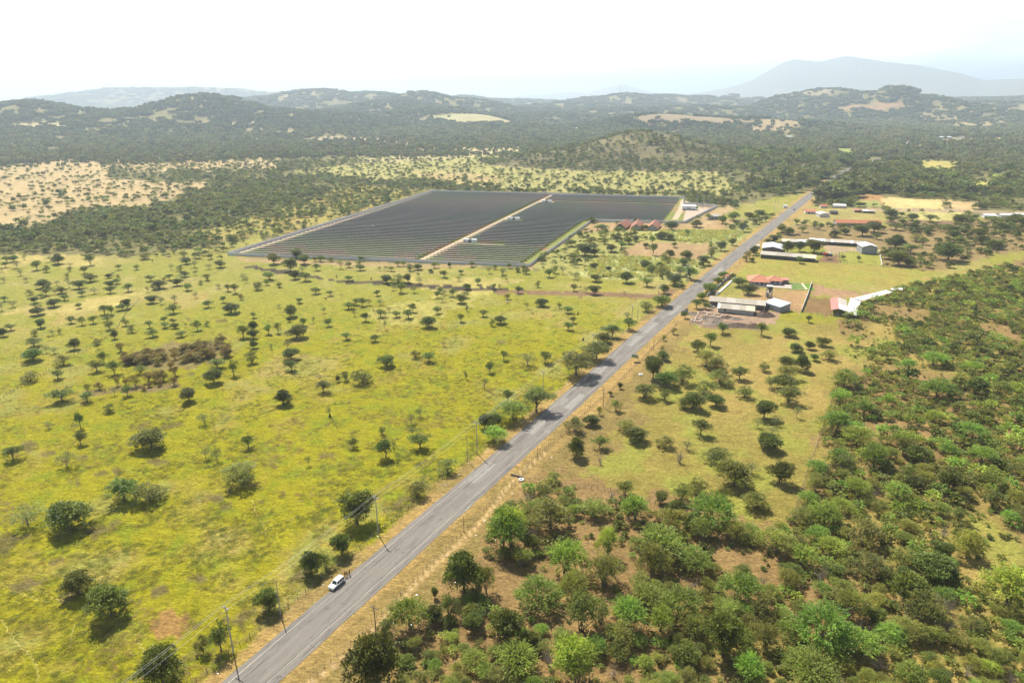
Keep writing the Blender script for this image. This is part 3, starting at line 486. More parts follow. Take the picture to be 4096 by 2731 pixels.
def leaves_mesh(name, P, A, la, lb, cols, material, rng):
    """leaf quads at P, long axis near A"""
    n = len(P); a = A + rvec(rng, n) * 0.9; a /= np.linalg.norm(a, axis=1, keepdims=True)
    b = np.cross(a, rvec(rng, n) * 0.7 + np.array([0, 0, 0.8])); b /= np.linalg.norm(b, axis=1, keepdims=True) + 1e-9
    k = rng.uniform(0.7, 1.35, (n, 1)); a = a * la * k; b = b * lb * k
    v = np.stack([P - a, P + b - a * 0.1, P + a, P - b - a * 0.1], 1).reshape(-1, 3); f = np.arange(4 * n).reshape(-1, 4)
    return np_mesh(name, v, f, material, np.repeat(cols, 4, axis=0))
LOBES = {  # lobes of a crown: how many, ring radius, height, lobe radius, flattening
    'D': (8, (.08, .30), (.40, .74), (.17, .27), .95), 'B': (7, (.08, .30), (.40, .74), (.18, .27), .95), 'S': (9, (.06, .36), (.34, .82), (.12, .22), .85), 'J': (8, (.08, .36), (.58, .86), (.14, .23), .72), 'P': (8, (.08, .36), (.55, .86), (.14, .22), .72),
    'W': (11, (.06, .40), (.66, .88), (.14, .20), .55), 'T': (7, (.04, .34), (.34, .66), (.18, .28), .80), 'E': (5, (.02, .27), (.30, .55), (.20, .30), .95), 'L': (9, (.06, .36), (.34, .82), (.12, .22), .85)}
LOBES['K'] = LOBES['S']
def crown_points(kind, rng, n):
    """sprig roots, sprig directions and lobe centres of a lumpy unit crown (width 1, height 1)"""
    k, (r0, r1), (z0, z1), (q0, q1), fl = LOBES[kind]
    th = np.arange(k) * 2.4 + rng.uniform(0, 6.28) + rng.normal(0, .35, k); rr = rng.uniform(r0, r1, k); cz = rng.uniform(z0, z1, k); cz = cz - (rr / .5) ** 2 * {'W': .22, 'J': .2, 'T': .2}.get(kind, .12); lr = rng.uniform(q0, q1, k)
    c = np.stack([np.cos(th) * rr, np.sin(th) * rr, cz], 1); c[0, :2] *= 0.15; c[0, 2] = z1
    w = lr ** 2 / (lr ** 2).sum(); li = rng.choice(k, n, p=w)
    v = rvec(rng, n); v[:, 2] = np.where(rng.random(n) < .45, np.abs(v[:, 2]), v[:, 2]); t = rng.uniform(.30, 1, n) ** .5
    if kind == 'E': v[:, 2] = np.abs(v[:, 2]) - .25; t = rng.uniform(.55, .95, n)
    P = c[li] + v * (lr[li] * t)[:, None] * np.array([1, 1, fl]); P[:, 2] = np.maximum(P[:, 2], .10)
    r = np.hypot(P[:, 0], P[:, 1]); P[:, :2] *= .44 / np.percentile(r, 95); c[:, :2] *= .44 / np.percentile(r, 95)
    zs = .95 / np.percentile(P[:, 2], 99); P[:, 2] *= zs; c[:, 2] *= zs
    return P, v * .9 + np.array([0, 0, .35]), c
CFG = {  # sprigs, leaves per sprig, sprig length, half length, half width of a leaf, fork height, limbs
    'J': (420, 11, 0.13, 0.027, 0.011, 0.27, 7), 'D': (720, 11, 0.07, 0.027, 0.013, 0.22, 6), 'P': (260, 9, 0.14, 0.022, 0.008, 0.30, 7), 'S': (520, 10, 0.10, 0.022, 0.010, 0.08, 8),
    'W': (820, 10, 0.09, 0.020, 0.009, 0.30, 8), 'B': (620, 11, 0.08, 0.028, 0.014, 0.25, 6), 'T': (800, 11, 0.08, 0.018, 0.008, 0.06, 7), 'E': (520, 15, 0.20, 0.021, 0.010, 0.12, 7), 'L': (160, 4, 0.12, 0.014, 0.005, 0.08, 9)}
CFG['K'] = CFG['S']
def make_kind(kind, seed, far=False):
    rng = np.random.default_rng(seed); ns, nl, ln, la, lb, fork, nb = CFG[kind]
    if far: ns = int(ns * 0.13); nl = max(3, nl // 2 - 1); la *= 3.2; lb *= 3.8; ln *= 1.2
    P, D, LC = crown_points(kind, rng, ns)
    cl = vnoise(P[:, 0] * 5 + seed, P[:, 1] * 5 + P[:, 2] * 7)
    keep = cl > {'D': 0.12, 'B': 0.14, 'T': 0.14, 'W': 0.18, 'E': 0.12, 'P': 0.3}.get(kind, 0.20); P = P[keep]; D = D[keep]; cl = cl[keep]; ns = len(P)
    D = D + rvec(rng, ns) * {'E': 0.35}.get(kind, 0.55); D /= np.linalg.norm(D, axis=1, keepdims=True)
    t = np.tile(np.linspace(0, 1, nl), (ns, 1)) + rng.normal(0, 0.06, (ns, nl)); jit = {'E': 0.010, 'D': 0.030, 'B': 0.030}.get(kind, 0.020)
    L = rng.uniform(0.6, 1.3, (ns, 1)) * ln
    pts = P[:, None, :] + D[:, None, :] * (t * L)[..., None]; pts[..., 2] -= (t ** 2 * L)[...] * {'E': 0.25}.get(kind, 0.12)
    pts = pts + rng.normal(0, jit, pts.shape)
    tone = np.clip(1 + (cl - 0.55) * 0.7 + rng.normal(0, 0.13, ns), 0.6, 1.5); hue = rng.normal(0, 0.06, ns)
    col = np.stack([tone * (1 + hue), tone, tone * (1 - hue)], 1); cols = np.repeat(col, nl, axis=0) * rng.uniform(0.85, 1.15, (ns * nl, 1))
    crown = leaves_mesh('crown', pts.reshape(-1, 3), np.repeat(D, nl, axis=0), la, lb, cols, LEAF[kind], rng)
    if far: return crown, None
    mb = MB(); r0 = {'W': 0.030, 'D': 0.034, 'B': 0.03, 'J': 0.032}.get(kind, 0.022); stems = 1 if fork > 0.2 else 3
    q = rng.permutation(ns)[:nb * 4]
    for st in range(stems):
        a = rng.uniform(0, 6.28); base = Vector((0.03 * math.cos(a) * (stems > 1), 0.03 * math.sin(a) * (stems > 1), -0.01)); fk = Vector((rng.normal(0, 0.02), rng.normal(0, 0.02), fork)) + base * 1.5
        mid = (base + fk) * 0.5 + Vector((rng.normal(0, .012), rng.normal(0, .012), 0))
        mb.tube(base, mid, r0 * 1.25, r0, 5, False); mb.tube(mid, fk, r0, r0 * 0.85, 5, False)
        for b in range(nb // stems + 1):
            tip = Vector(LC[(st * 3 + b) % len(LC)])
            m1 = fk + (tip - fk) * 0.5 + Vector((rng.normal(0, .03), rng.normal(0, .03), rng.normal(0.0, .03)))
            mb.tube(fk, m1, r0 * 0.55, r0 * 0.36, 4, False); mb.tube(m1, tip, r0 * 0.36, r0 * 0.12, 4, False)
            for k in range(3 if kind != 'L' else 7):
                e = Vector(P[rng.integers(ns)]); s0 = m1 if rng.random() < 0.6 else fk + (m1 - fk) * 0.8
                if (e - s0).length < 0.42: mb.tube(s0, e, r0 * 0.24, r0 * 0.07, 3, False)
    trunk = mb.mesh('trunk', GREYBARK if kind in ('L', 'P', 'T') else BARK, True)
    return crown, trunk
NV = {'J': 6, 'D': 6, 'P': 5, 'S': 6, 'W': 4, 'B': 3, 'T': 7, 'E': 7, 'L': 3, 'K': 5}
KIT = {k: [make_kind(k, 100 * i + ord(k)) for i in range(n)] for k, n in NV.items()}
LOOK = {'J': 'flat-topped green tree', 'D': 'dense dark round tree', 'P': 'pale feathery tree', 'S': 'olive twiggy tree', 'W': 'wide umbrella tree', 'B': 'bright green leafy tree', 'T': 'olive fine-leaved bush', 'E': 'bright green spray-leaved bush', 'L': 'bare grey leafless bush', 'K': 'brownish olive shrub'}
ORD = ['', 'second', 'third', 'fourth', 'fifth', 'sixth', 'seventh', 'eighth', 'ninth', 'tenth', 'eleventh', 'twelfth', 'thirteenth', 'fourteenth', 'fifteenth', 'sixteenth', 'seventeenth', 'eighteenth', 'nineteenth', 'twentieth']
PLANTED = []
def plant(name, p, w, h, kind, group, cat='tree', rz=None):
    cr, tr = KIT[kind][random.randrange(len(KIT[kind]))]
    o = empty(name, (p.x, p.y, hgt(p.x, p.y) if p.length > 1050 else 0.0), random.uniform(0, 6.28) if rz is None else rz, cat=cat, group=group)
    o.scale = (w * random.uniform(0.93, 1.08), w * random.uniform(0.93, 1.08), h)
    link('crown', cr, o); link('trunk', tr, o); PLANTED.append((o, kind)); return o
def plants(name, tile, text, group, cat='tree', kmap=None):
    for e in text.split():
        a = e.split(','); x, y, w, h = map(float, a[:4]); kind = a[4]
        p = T(tile, x, y); f = depth(p) / FPX * 0.4677; dep = math.atan2(CAMH, p.length)
        wm = w * f; hm = h * f / math.cos(dep); hm = max(hm - 0.22 * wm * math.sin(dep), 0.42 * wm if kind in 'JWT' else 0.6 * wm)
        plant(name, p, max(wm, 1.2) * 1.04, max(hm, 1.2), kind, group, cat)

# ---- trees read off the photograph: trunk foot x, y, crown width, height in the tile, kind
PG = 'trees scattered over the left pasture'
plants('pasture_tree', 5, '47,470,70,50,J 150,475,90,60,P 320,490,90,80,J 400,510,70,60,S 430,420,80,50,P 500,440,110,90,D 213,405,60,45,P 598,465,60,40,P 600,505,50,45,S 775,450,90,90,J 723,520,80,60,J 1017,490,60,45,J 1170,488,60,42,J 1235,400,100,50,S 1305,430,30,30,P 1467,490,50,50,P 1545,500,70,55,S 1595,440,80,55,D 1665,470,80,60,P 1575,385,80,60,S 1710,395,90,60,P 1790,485,70,50,P 1885,470,90,60,D 1580,550,75,50,D 1675,535,55,45,P 1770,580,75,55,S 1720,615,45,40,S 1605,665,90,60,J 1515,625,90,60,D 1450,577,70,50,J 1550,575,80,40,P 1360,650,120,60,D 1290,585,90,50,J 1402,585,40,35,S 1265,680,50,50,P 1100,675,90,70,J 1000,610,80,45,J 1010,555,40,30,S 963,540,40,35,P 930,560,60,30,D 945,690,90,60,J 945,640,90,40,D 775,590,110,60,D 590,640,50,80,P 575,555,40,40,S 680,650,110,55,D 805,695,90,55,P 705,715,65,50,J 555,750,75,50,J 490,625,60,45,P 375,645,125,65,D 232,595,70,50,P 35,600,70,50,P 260,705,65,50,S 395,708,85,65,J 470,700,60,55,P 527,690,80,55,D 350,730,60,35,J 295,770,80,50,D 40,760,70,45,J 112,810,90,60,P 310,820,90,45,S 330,875,110,60,D 15,840,80,80,P 462,805,110,48,D 675,818,65,45,J 895,870,95,80,J 955,875,60,80,J 1045,835,100,55,J 1090,820,80,80,D 1300,775,100,55,D 1380,785,70,75,P 1495,770,70,70,P 1675,730,55,50,P 1485,860,115,75,J 1780,810,90,60,J 1910,770,60,55,J 2065,745,50,50,S 2010,690,80,80,J 1950,672,70,60,J 1870,650,60,45,P 1980,860,140,80,D 2080,575,90,55,P 2110,600,50,55,P 610,945,80,60,J 705,960,80,70,J 800,948,80,65,J 920,930,80,45,J 940,1000,90,70,J 1075,965,65,75,S 350,985,95,75,D 95,1005,95,55,J 30,1060,80,75,D 300,1055,60,55,S 455,1050,60,60,P 420,1090,30,45,P 512,1035,40,45,S 290,1145,150,75,J 635,1170,105,95,D 395,1200,70,70,P 465,1205,80,55,P 980,1080,65,75,D 1130,1025,90,70,S 1280,985,65,60,J 1405,940,65,50,J 1410,985,80,45,J 1485,950,65,45,J 1495,990,70,35,D 1690,1005,90,80,J 1775,970,50,50,S 1590,980,40,40,P 1310,1060,100,60,J 1550,1060,100,50,J 180,540,80,60,P 60,430,90,60,J 120,420,90,50,B 20,510,60,40,P', PG)
plants('pasture_tree', 9, '290,90,170,90,B 545,125,135,80,S 265,265,150,80,S 495,245,110,75,J 830,180,115,100,J 890,110,90,100,J 980,205,120,120,J 530,435,210,115,J 750,440,130,85,J 1090,390,100,85,J 1830,280,160,125,D 1860,150,150,80,J 2000,220,90,140,S 2155,110,110,110,S 1620,435,150,110,D 940,530,95,80,S 690,665,90,130,J 420,670,85,65,P 695,805,115,110,J 115,940,170,120,J 575,995,180,130,P 1300,835,260,170,D 1755,635,130,115,P 2125,835,105,105,J 1760,925,110,115,P 1860,945,90,120,P 2080,1140,310,190,S 1065,1280,290,190,J 1265,1290,270,170,S 245,1500,270,170,P 580,1530,350,240,D 2080,-105,110,110,J 2165,-100,80,80,D 1210,200,110,70,J', PG)
plants('pasture_tree', 6, '350,500,120,110,D 205,440,110,90,D 400,390,120,70,D 465,440,110,80,D 570,495,70,60,J 605,420,80,50,J 555,420,50,40,J 690,420,60,40,S 775,480,80,80,P 845,470,70,50,S 940,495,90,50,J 935,450,70,40,S 950,415,60,40,J 1265,460,60,45,J 1310,460,50,45,J 1370,500,80,60,S 1435,490,80,50,D 1210,500,70,40,J 1110,495,40,40,P 1160,495,60,40,P 1575,475,60,55,S 1610,470,40,40,P 1705,470,35,45,D 1900,465,70,45,J 2095,485,55,40,J 2215,478,50,45,J 2045,520,60,60,P 2160,540,80,60,P 2290,510,50,40,S 2340,520,50,70,J 1545,515,50,35,D 1660,555,75,60,J 1790,585,60,50,P 1805,530,55,40,J 1440,555,45,45,P 1450,610,70,50,P 1350,600,80,75,D 1270,600,120,70,S 1290,685,90,80,J 1225,665,60,60,P 1165,605,110,65,D 1405,685,70,70,P 845,585,75,45,J 740,560,20,25,S 385,570,95,75,D 475,585,105,70,J 450,510,60,50,P 165,575,120,70,J 65,660,95,70,S 145,620,60,40,J 250,640,55,50,S 560,695,90,55,J 685,712,70,45,J 425,775,75,45,J 250,815,50,35,P 350,890,125,100,D 335,935,40,40,D 630,860,50,60,P 845,825,95,60,J 890,820,50,45,J 910,790,70,60,J 965,800,80,70,J 1020,795,60,60,P 1090,712,60,50,J 1115,795,75,60,P 895,885,55,60,P 990,930,90,75,J 1115,895,80,70,J 1155,895,60,50,P 1060,860,35,35,P 1190,850,50,45,P 1250,895,80,55,J 1355,905,95,75,J 1395,850,75,70,J 1600,730,70,60,J 1625,690,60,50,J 1665,705,70,55,P 1735,715,75,65,J 1800,775,95,75,D 1840,730,95,50,S 1645,765,70,45,P 1715,750,40,45,P 1855,845,30,60,S 1855,660,80,50,D 1950,615,70,55,J 2085,655,60,45,J 2135,650,40,40,P 2195,590,45,30,P 2295,690,70,60,J 2200,745,65,55,S 1600,865,75,60,J 1995,890,80,60,J 1805,935,75,70,J 1525,980,130,95,D 2070,970,60,65,S 2145,950,100,70,D 1155,1000,45,80,P 825,1085,90,60,J 1070,1100,95,60,J 1655,1145,60,50,P 185,1170,50,50,P 320,1165,80,75,P 400,1070,165,110,D 460,970,65,70,J 545,945,45,50,P 670,970,75,65,J 160,1040,80,80,J 240,1030,65,90,S 30,900,65,50,J 30,1015,95,90,D 30,1160,70,65,D', PG)
plants('pasture_tree', 10, '350,80,150,100,D 355,175,120,90,J 1170,140,145,95,B 950,285,190,125,S 820,260,65,85,S 750,270,45,50,D 625,360,145,100,J 290,465,145,135,D 680,565,50,80,P 1415,65,90,70,S 1530,100,120,85,J 2170,85,80,80,J 2050,190,90,90,J 1845,250,35,75,S 2005,330,80,90,P 2205,440,95,100,J 1455,575,100,95,P 1380,635,80,90,P 1130,725,65,80,S 1390,735,90,85,P 1455,835,180,125,J 1160,920,170,160,J 885,835,100,85,S 500,985,60,75,P', PG)
plants('pasture_tree', 13, '680,810,260,210,D 945,985,340,250,B', PG)
plants('pasture_tree', 7, '25,530,70,60,P 150,505,50,40,J 225,525,70,60,S 420,550,90,70,J 470,520,70,60,S 535,525,60,70,P 640,570,90,60,P 355,435,60,60,J 1255,630,105,75,J 325,640,55,60,S 630,670,70,60,J 685,660,35,35,P 735,685,60,55,P 805,700,105,75,D 1065,700,30,30,P 355,800,105,60,D 230,825,60,60,P 510,820,45,50,S 580,860,95,60,J 625,945,65,55,J 580,1005,95,70,J 235,1310,150,115,P 385,1285,120,100,J', PG)
RG = 'trees along the left road verge'
plants('roadside_tree', 10, '2005,670,110,130,D 2080,660,160,130,D 2085,780,210,120,E 2250,600,260,160,E 1690,1050,180,120,S 1430,1250,175,135,S 920,1480,290,270,D', RG)
plants('roadside_tree', 13, '1400,1590,400,340,D 1740,1310,130,150,S 1890,1290,210,220,J', RG)
plants('roadside_tree', 14, '165,945,225,190,D 525,640,190,200,D 650,590,150,150,S 785,470,185,180,D', RG)
plants('roadside_tree', 7, '1400,695,85,80,D 1385,800,150,90,B 1100,1000,120,100,J 1085,910,85,60,P 955,1065,170,110,W 1255,845,115,85,S 825,1255,250,150,W 655,1390,330,200,W 890,1110,140,60,D', RG)
plants('roadside_tree', 11, '310,520,290,200,W', RG)
BG = 'shrubs of the brush patch in the left pasture'
plants('brush_shrub', 9, '750,350,60,60,K 850,335,80,60,K 900,350,60,50,L 1005,305,60,80,K 1075,300,70,75,K 1155,310,90,100,K 1270,270,110,90,K 1340,270,130,100,K 1400,260,90,90,K 1490,300,70,70,K 1460,160,80,80,K 1500,220,70,80,K 1275,315,60,50,K 1370,300,60,60,K 980,385,70,70,P 1235,345,50,40,K 1030,10,80,70,K 840,-10,60,90,P 835,-45,70,60,K', BG, 'shrub')
_r = random.Random(5)
for i in range(60):
    x = _r.uniform(1070, 1960); lo = 1330 - (x - 1070) * 0.10; hi = 1230 - max(0, x - 1200) * 0.17 if x > 1200 else 1260
    y = _r.uniform(hi, lo) - 1176
    plants('brush_shrub', 9, '%d,%d,%d,%d,%s' % (x, y, _r.uniform(70, 120), _r.uniform(60, 85), 'K' if _r.random() < .85 else 'L'), BG, 'shrub')
CG = 'bushes and trees between solar farm and road'
plants('farmland_tree', 7, '820,590,95,60,D 1085,600,110,95,D 680,210,60,50,D 735,165,60,30,J 870,160,110,60,J 1010,190,90,70,J 870,200,80,40,S 1000,245,80,50,D 1085,220,50,50,D 1100,270,80,60,D 1160,250,60,50,D 1250,305,55,45,D 1300,270,75,70,J 1310,365,75,95,J 1380,225,100,50,D 1450,235,90,55,D 1490,300,60,45,J 1595,405,110,85,D 1410,420,90,80,S 1455,390,80,70,D 1740,450,95,80,D 1890,325,85,80,D 1570,450,80,55,D 1805,390,80,130,S 1985,280,70,60,D 2075,165,80,80,D 800,480,65,50,D 930,500,50,40,D 1240,470,100,60,D 1290,505,100,60,B 1365,470,70,45,D 1490,620,130,100,D 1620,570,140,110,J 770,280,110,80,S 605,290,100,60,J 725,370,160,90,D 625,420,60,60,S 640,400,100,60,S 555,340,50,40,J 495,360,45,45,J 520,410,40,40,J 955,335,100,55,D 1040,300,70,50,J 895,270,90,60,S 1070,360,60,45,S 1600,190,60,45,J 1470,150,120,60,D 1680,125,100,40,D 1980,140,60,30,D 1905,95,80,70,B 2000,65,100,70,B 1780,60,70,50,J 2100,110,50,40,J 2130,60,90,60,D 1930,120,40,30,J 1380,520,120,60,S 1440,560,110,70,S 1540,540,100,80,J 810,370,80,60,D 835,150,60,40,J 1150,170,60,40,S 1240,150,70,40,D 2220,40,90,60,D 2270,80,60,50,J 1000,100,50,25,J 1160,85,50,25,D', CG)
FG = 'trees in the field right of the road'
plants('field_tree', 11, '1390,80,110,75,D 1310,245,185,190,D 1425,310,200,130,B 1560,280,200,165,S 1765,135,215,130,S 1850,185,190,100,S 1880,285,200,110,S 2050,250,135,110,J 1770,380,200,130,S 2085,400,155,100,S 1845,480,160,100,D 1235,410,210,120,S 1410,430,120,100,S 1650,500,190,140,D 1560,490,120,80,S 2255,180,95,80,S 2300,330,90,100,P 2255,580,180,150,D 990,520,110,95,S 850,555,50,75,S 785,640,140,90,D 640,690,170,110,S 945,390,40,40,D 1025,330,50,50,D 650,920,160,180,D 855,840,140,110,J 1080,690,170,80,S 1165,780,200,110,D 1715,725,170,140,J 1410,830,160,90,S 1600,850,100,80,P 1530,960,170,150,L 855,980,90,90,L 1850,960,220,140,S 1995,1160,290,200,D 2150,1060,130,110,P 1550,1290,160,160,S 1680,1250,200,170,S 1905,1280,110,130,S 1370,1310,130,100,D 2175,1350,220,140,S 2300,850,190,140,D', FG)
plants('field_tree', 12, '150,840,190,130,D 250,1130,220,190,D 45,1340,180,140,S 295,330,200,90,D 330,450,220,110,S 400,580,90,100,P 310,250,200,80,S 180,320,130,100,P 310,150,150,100,D 440,180,130,150,D 550,90,70,60,B 670,80,140,70,S 220,640,120,90,P 60,660,100,80,P 190,720,110,70,P', FG)
plants('field_tree', 8, '500,940,65,60,J 330,1060,120,75,D 95,1050,110,110,J 505,1170,90,70,D 620,1140,120,60,D 390,1190,120,70,D', FG)
plants('field_tree', 7, '1900,1035,110,90,J 1800,1140,115,110,J 1690,1185,125,100,D 1485,1040,60,60,S 1400,1095,40,50,S 1390,1165,40,30,S', FG)
YG = 'trees round the farmyards right of the road'
plants('farmyard_tree', 8, '425,435,75,60,J 315,345,110,100,D 425,335,90,90,D 545,345,160,110,D 40,345,60,60,D 790,405,50,40,J 925,420,45,50,J 395,105,65,50,J 270,170,90,60,D 330,190,100,50,D 450,170,80,50,J 550,140,60,50,J 600,150,60,60,J 710,135,60,40,J 800,135,50,30,J 890,125,60,35,J 720,210,100,60,D 810,190,90,50,D 960,200,150,60,D 1080,230,90,50,J 1060,170,150,70,D 1250,150,130,60,J 1390,160,110,50,D 1300,100,70,40,D 1390,70,100,55,D 1540,80,115,60,J 1420,115,60,50,D 1325,135,70,40,D 1255,235,60,50,J 1420,250,120,70,S 1510,180,80,60,D 1480,275,90,60,J 1240,310,190,80,D 1370,350,150,80,J 1190,400,130,90,D 1270,450,200,80,D 1360,460,100,50,D 1455,430,80,40,S 1650,350,140,90,D 1690,410,240,90,D 1790,260,110,60,J 1740,230,130,60,D 1830,190,80,50,D 1740,190,120,60,D 1960,210,120,60,D 1980,270,120,60,D 2090,310,130,50,D 1630,140,40,40,J 1205,45,110,55,D 1200,80,70,30,D 1800,100,130,50,D 1800,75,90,40,D 2140,160,120,60,D 2260,110,160,60,D 255,215,50,30,J 210,250,90,40,D 150,260,60,30,D 1000,130,60,25,D 20,420,45,35,J', YG)
plants('farmyard_tree', 7, '2165,365,70,70,D 2110,415,80,90,S 2155,425,50,35,D 2125,700,140,90,D 2045,635,130,60,B 2120,575,40,40,B 1915,560,90,50,B 1865,610,90,50,B 1800,685,130,80,B 1725,750,90,70,B 1680,820,100,80,J 1755,825,90,60,J 1990,560,50,40,D 1580,905,70,60,J', YG)
# right of the road: thicket. Bright spray-leaved bushes read off, the rest filled between them
TG = 'bushes of the thicket right of the road'
plants('thicket_shrub', 14, '1375,1100,320,230,E 1580,840,70,80,D 1830,800,330,350,D 2020,800,180,220,S 2170,420,330,320,E 1100,1600,420,420,D 1700,1000,190,170,S 1000,1500,220,220,T', TG, 'shrub')
plants('thicket_shrub', 15, '1150,170,240,200,E 1800,230,330,280,E 1990,350,220,170,T 920,480,210,230,E 1350,470,400,230,E 1660,610,280,170,E 560,640,300,260,E 340,900,330,210,E 2030,860,290,220,E 1520,1010,320,230,E 1370,1120,240,200,E 1090,1090,280,230,E 1900,1330,330,350,D 640,1580,390,350,E 140,1440,310,190,E 90,400,320,320,E 60,1200,290,250,D 2110,1560,240,220,E 800,130,240,140,T 430,240,330,230,S 880,720,330,240,T 1300,640,330,260,T 1480,270,230,190,S 1720,330,260,180,T 700,1120,360,330,S 1250,900,280,180,T 640,820,260,200,T 1740,900,150,140,S 1620,790,200,130,L 420,1420,260,200,L 1020,1240,260,190,S 1640,1160,260,190,T 1950,1010,300,150,T 2250,1000,260,200,S', TG, 'shrub')
plants('thicket_shrub', 16, '630,230,240,200,E 600,1240,440,330,E 480,1560,420,220,E 2200,900,420,330,E 1370,1560,270,130,E 1290,560,220,150,S 1560,650,330,200,D 1350,880,300,260,D 1450,1020,360,240,S 230,450,360,210,T 960,380,320,220,S 1860,490,300,240,T 110,740,140,130,L 600,720,220,230,L 1690,960,220,150,L 470,200,260,140,T 1180,1210,230,140,E 950,1320,330,190,E 1000,650,330,160,S 820,1010,320,260,T 1350,1180,330,160,T 130,1280,300,230,T 700,1300,260,150,T', TG, 'shrub')
plants('thicket_shrub', 12, '740,700,240,180,E 900,810,240,160,E 1050,1000,220,210,E 1310,810,180,120,E 770,460,160,130,E 800,310,230,120,E 970,560,150,130,E 1175,480,110,110,E 930,1260,190,150,E 1250,1290,260,160,E 2080,1180,190,120,E 1700,1190,230,180,D 1970,960,190,140,E 1690,920,150,120,E 1890,760,210,140,E 1410,950,220,150,D 1920,370,190,140,D 1600,400,260,150,E 2120,390,230,160,S 1380,1170,160,110,D 1890,200,150,110,E 1560,130,190,110,E 1350,170,150,90,E 2000,600,150,100,D 2300,420,190,140,E 1570,610,150,100,E', TG, 'shrub')
THICKET = PV([(1925, 745), (2065, 665), (2150, 648), (2352, 600), (2480, 560), (2700, 900), (2650, 1700), (780, 1640), (820, 1565), (900, 1450), (1000, 1420), (1050, 1345), (1140, 1215), (1190, 1120), (1280, 1090), (1500, 1150), (1700, 1200), (1800, 1210), (1855, 1150), (1895, 1010), (1922, 880), (1945, 800)])
_occ = [(o.location.x, o.location.y, o.scale[0] * 0.42) for o, k in PLANTED if o.location.x > 0 or o.location.y < 400]
_rest = []
def fill_thicket():
    rng = random.Random(11); got = []
    xs = [p.x for p in THICKET]; ys = [p.y for p in THICKET]
    cell = {}
    def near(x, y, r):
        for i in range(-2, 3):
            for j in range(-2, 3):
                for a, b, c in cell.get((int(x // 8) + i, int(y // 8) + j), ()):
                    if (a - x) ** 2 + (b - y) ** 2 < ((c + r) * 0.71) ** 2: return True
        return False
    for a, b, c in _occ: cell.setdefault((int(a // 8), int(b // 8)), []).append((a, b, c))
    N = 60000; rn = np.random.default_rng(11); X = rn.uniform(min(xs), max(xs), N); Y = rn.uniform(min(ys), max(ys), N)
    ok = in_poly(X, Y, THICKET) & (fbm(X / 24., Y / 24., 3) > 0.385) & (road_so(X, Y)[1] > 17); X, Y = X[ok], Y[ok]
    Wd = rn.uniform(2.2, 7.2, len(X)) * (0.8 + 0.5 * vnoise(X / 40., Y / 40. + 3))
    for x, y, w in zip(X.tolist(), Y.tolist(), Wd.tolist()):
        r = w * 0.42
        if near(x, y, r): continue
        cell.setdefault((int(x // 8), int(y // 8)), []).append((x, y, r)); got.append((x, y, w))
    return got
THICK = fill_thicket()
def tkind(rng):
    u = rng.random(); return 'T' if u < .46 else 'S' if u < .66 else 'E' if u < .80 else 'D' if u < .90 else 'L'
def _inview(x, y):
    vx, vy = vpix(Vector((x, y, 1))); return -30 < vx < 2385 and vy < 1620
_r = random.Random(3); _t = sorted([t for t in THICK if _inview(t[0], t[1])], key=lambda t: -t[2] / math.hypot(t[0], t[1])); n_th = 300 - sum(1 for o, k in PLANTED if o.name.startswith('thicket'))
for x, y, w in _t[:n_th]:
    k = tkind(_r); plant('thicket_shrub', Vector((x, y, 0)), w, w * (_r.uniform(0.5, 0.72) if k in 'TE' else _r.uniform(0.55, 0.85)), k, TG, 'shrub')
_rn = np.random.default_rng(77); _X = _rn.uniform(0, 420, 9000); _Y = _rn.uniform(90, 520, 9000); _k = in_poly(_X, _Y, THICKET) & (road_so(_X, _Y)[1] > 18) & (fbm(_X / 11., _Y / 11., 3) > .44)
_under = [(a, b, c) for a, b, c in zip(_X[_k].tolist(), _Y[_k].tolist(), _rn.uniform(.9, 2.4, int(_k.sum())).tolist())]
_rest = _under + _t[n_th:] + [t for t in THICK if not _inview(t[0], t[1])]

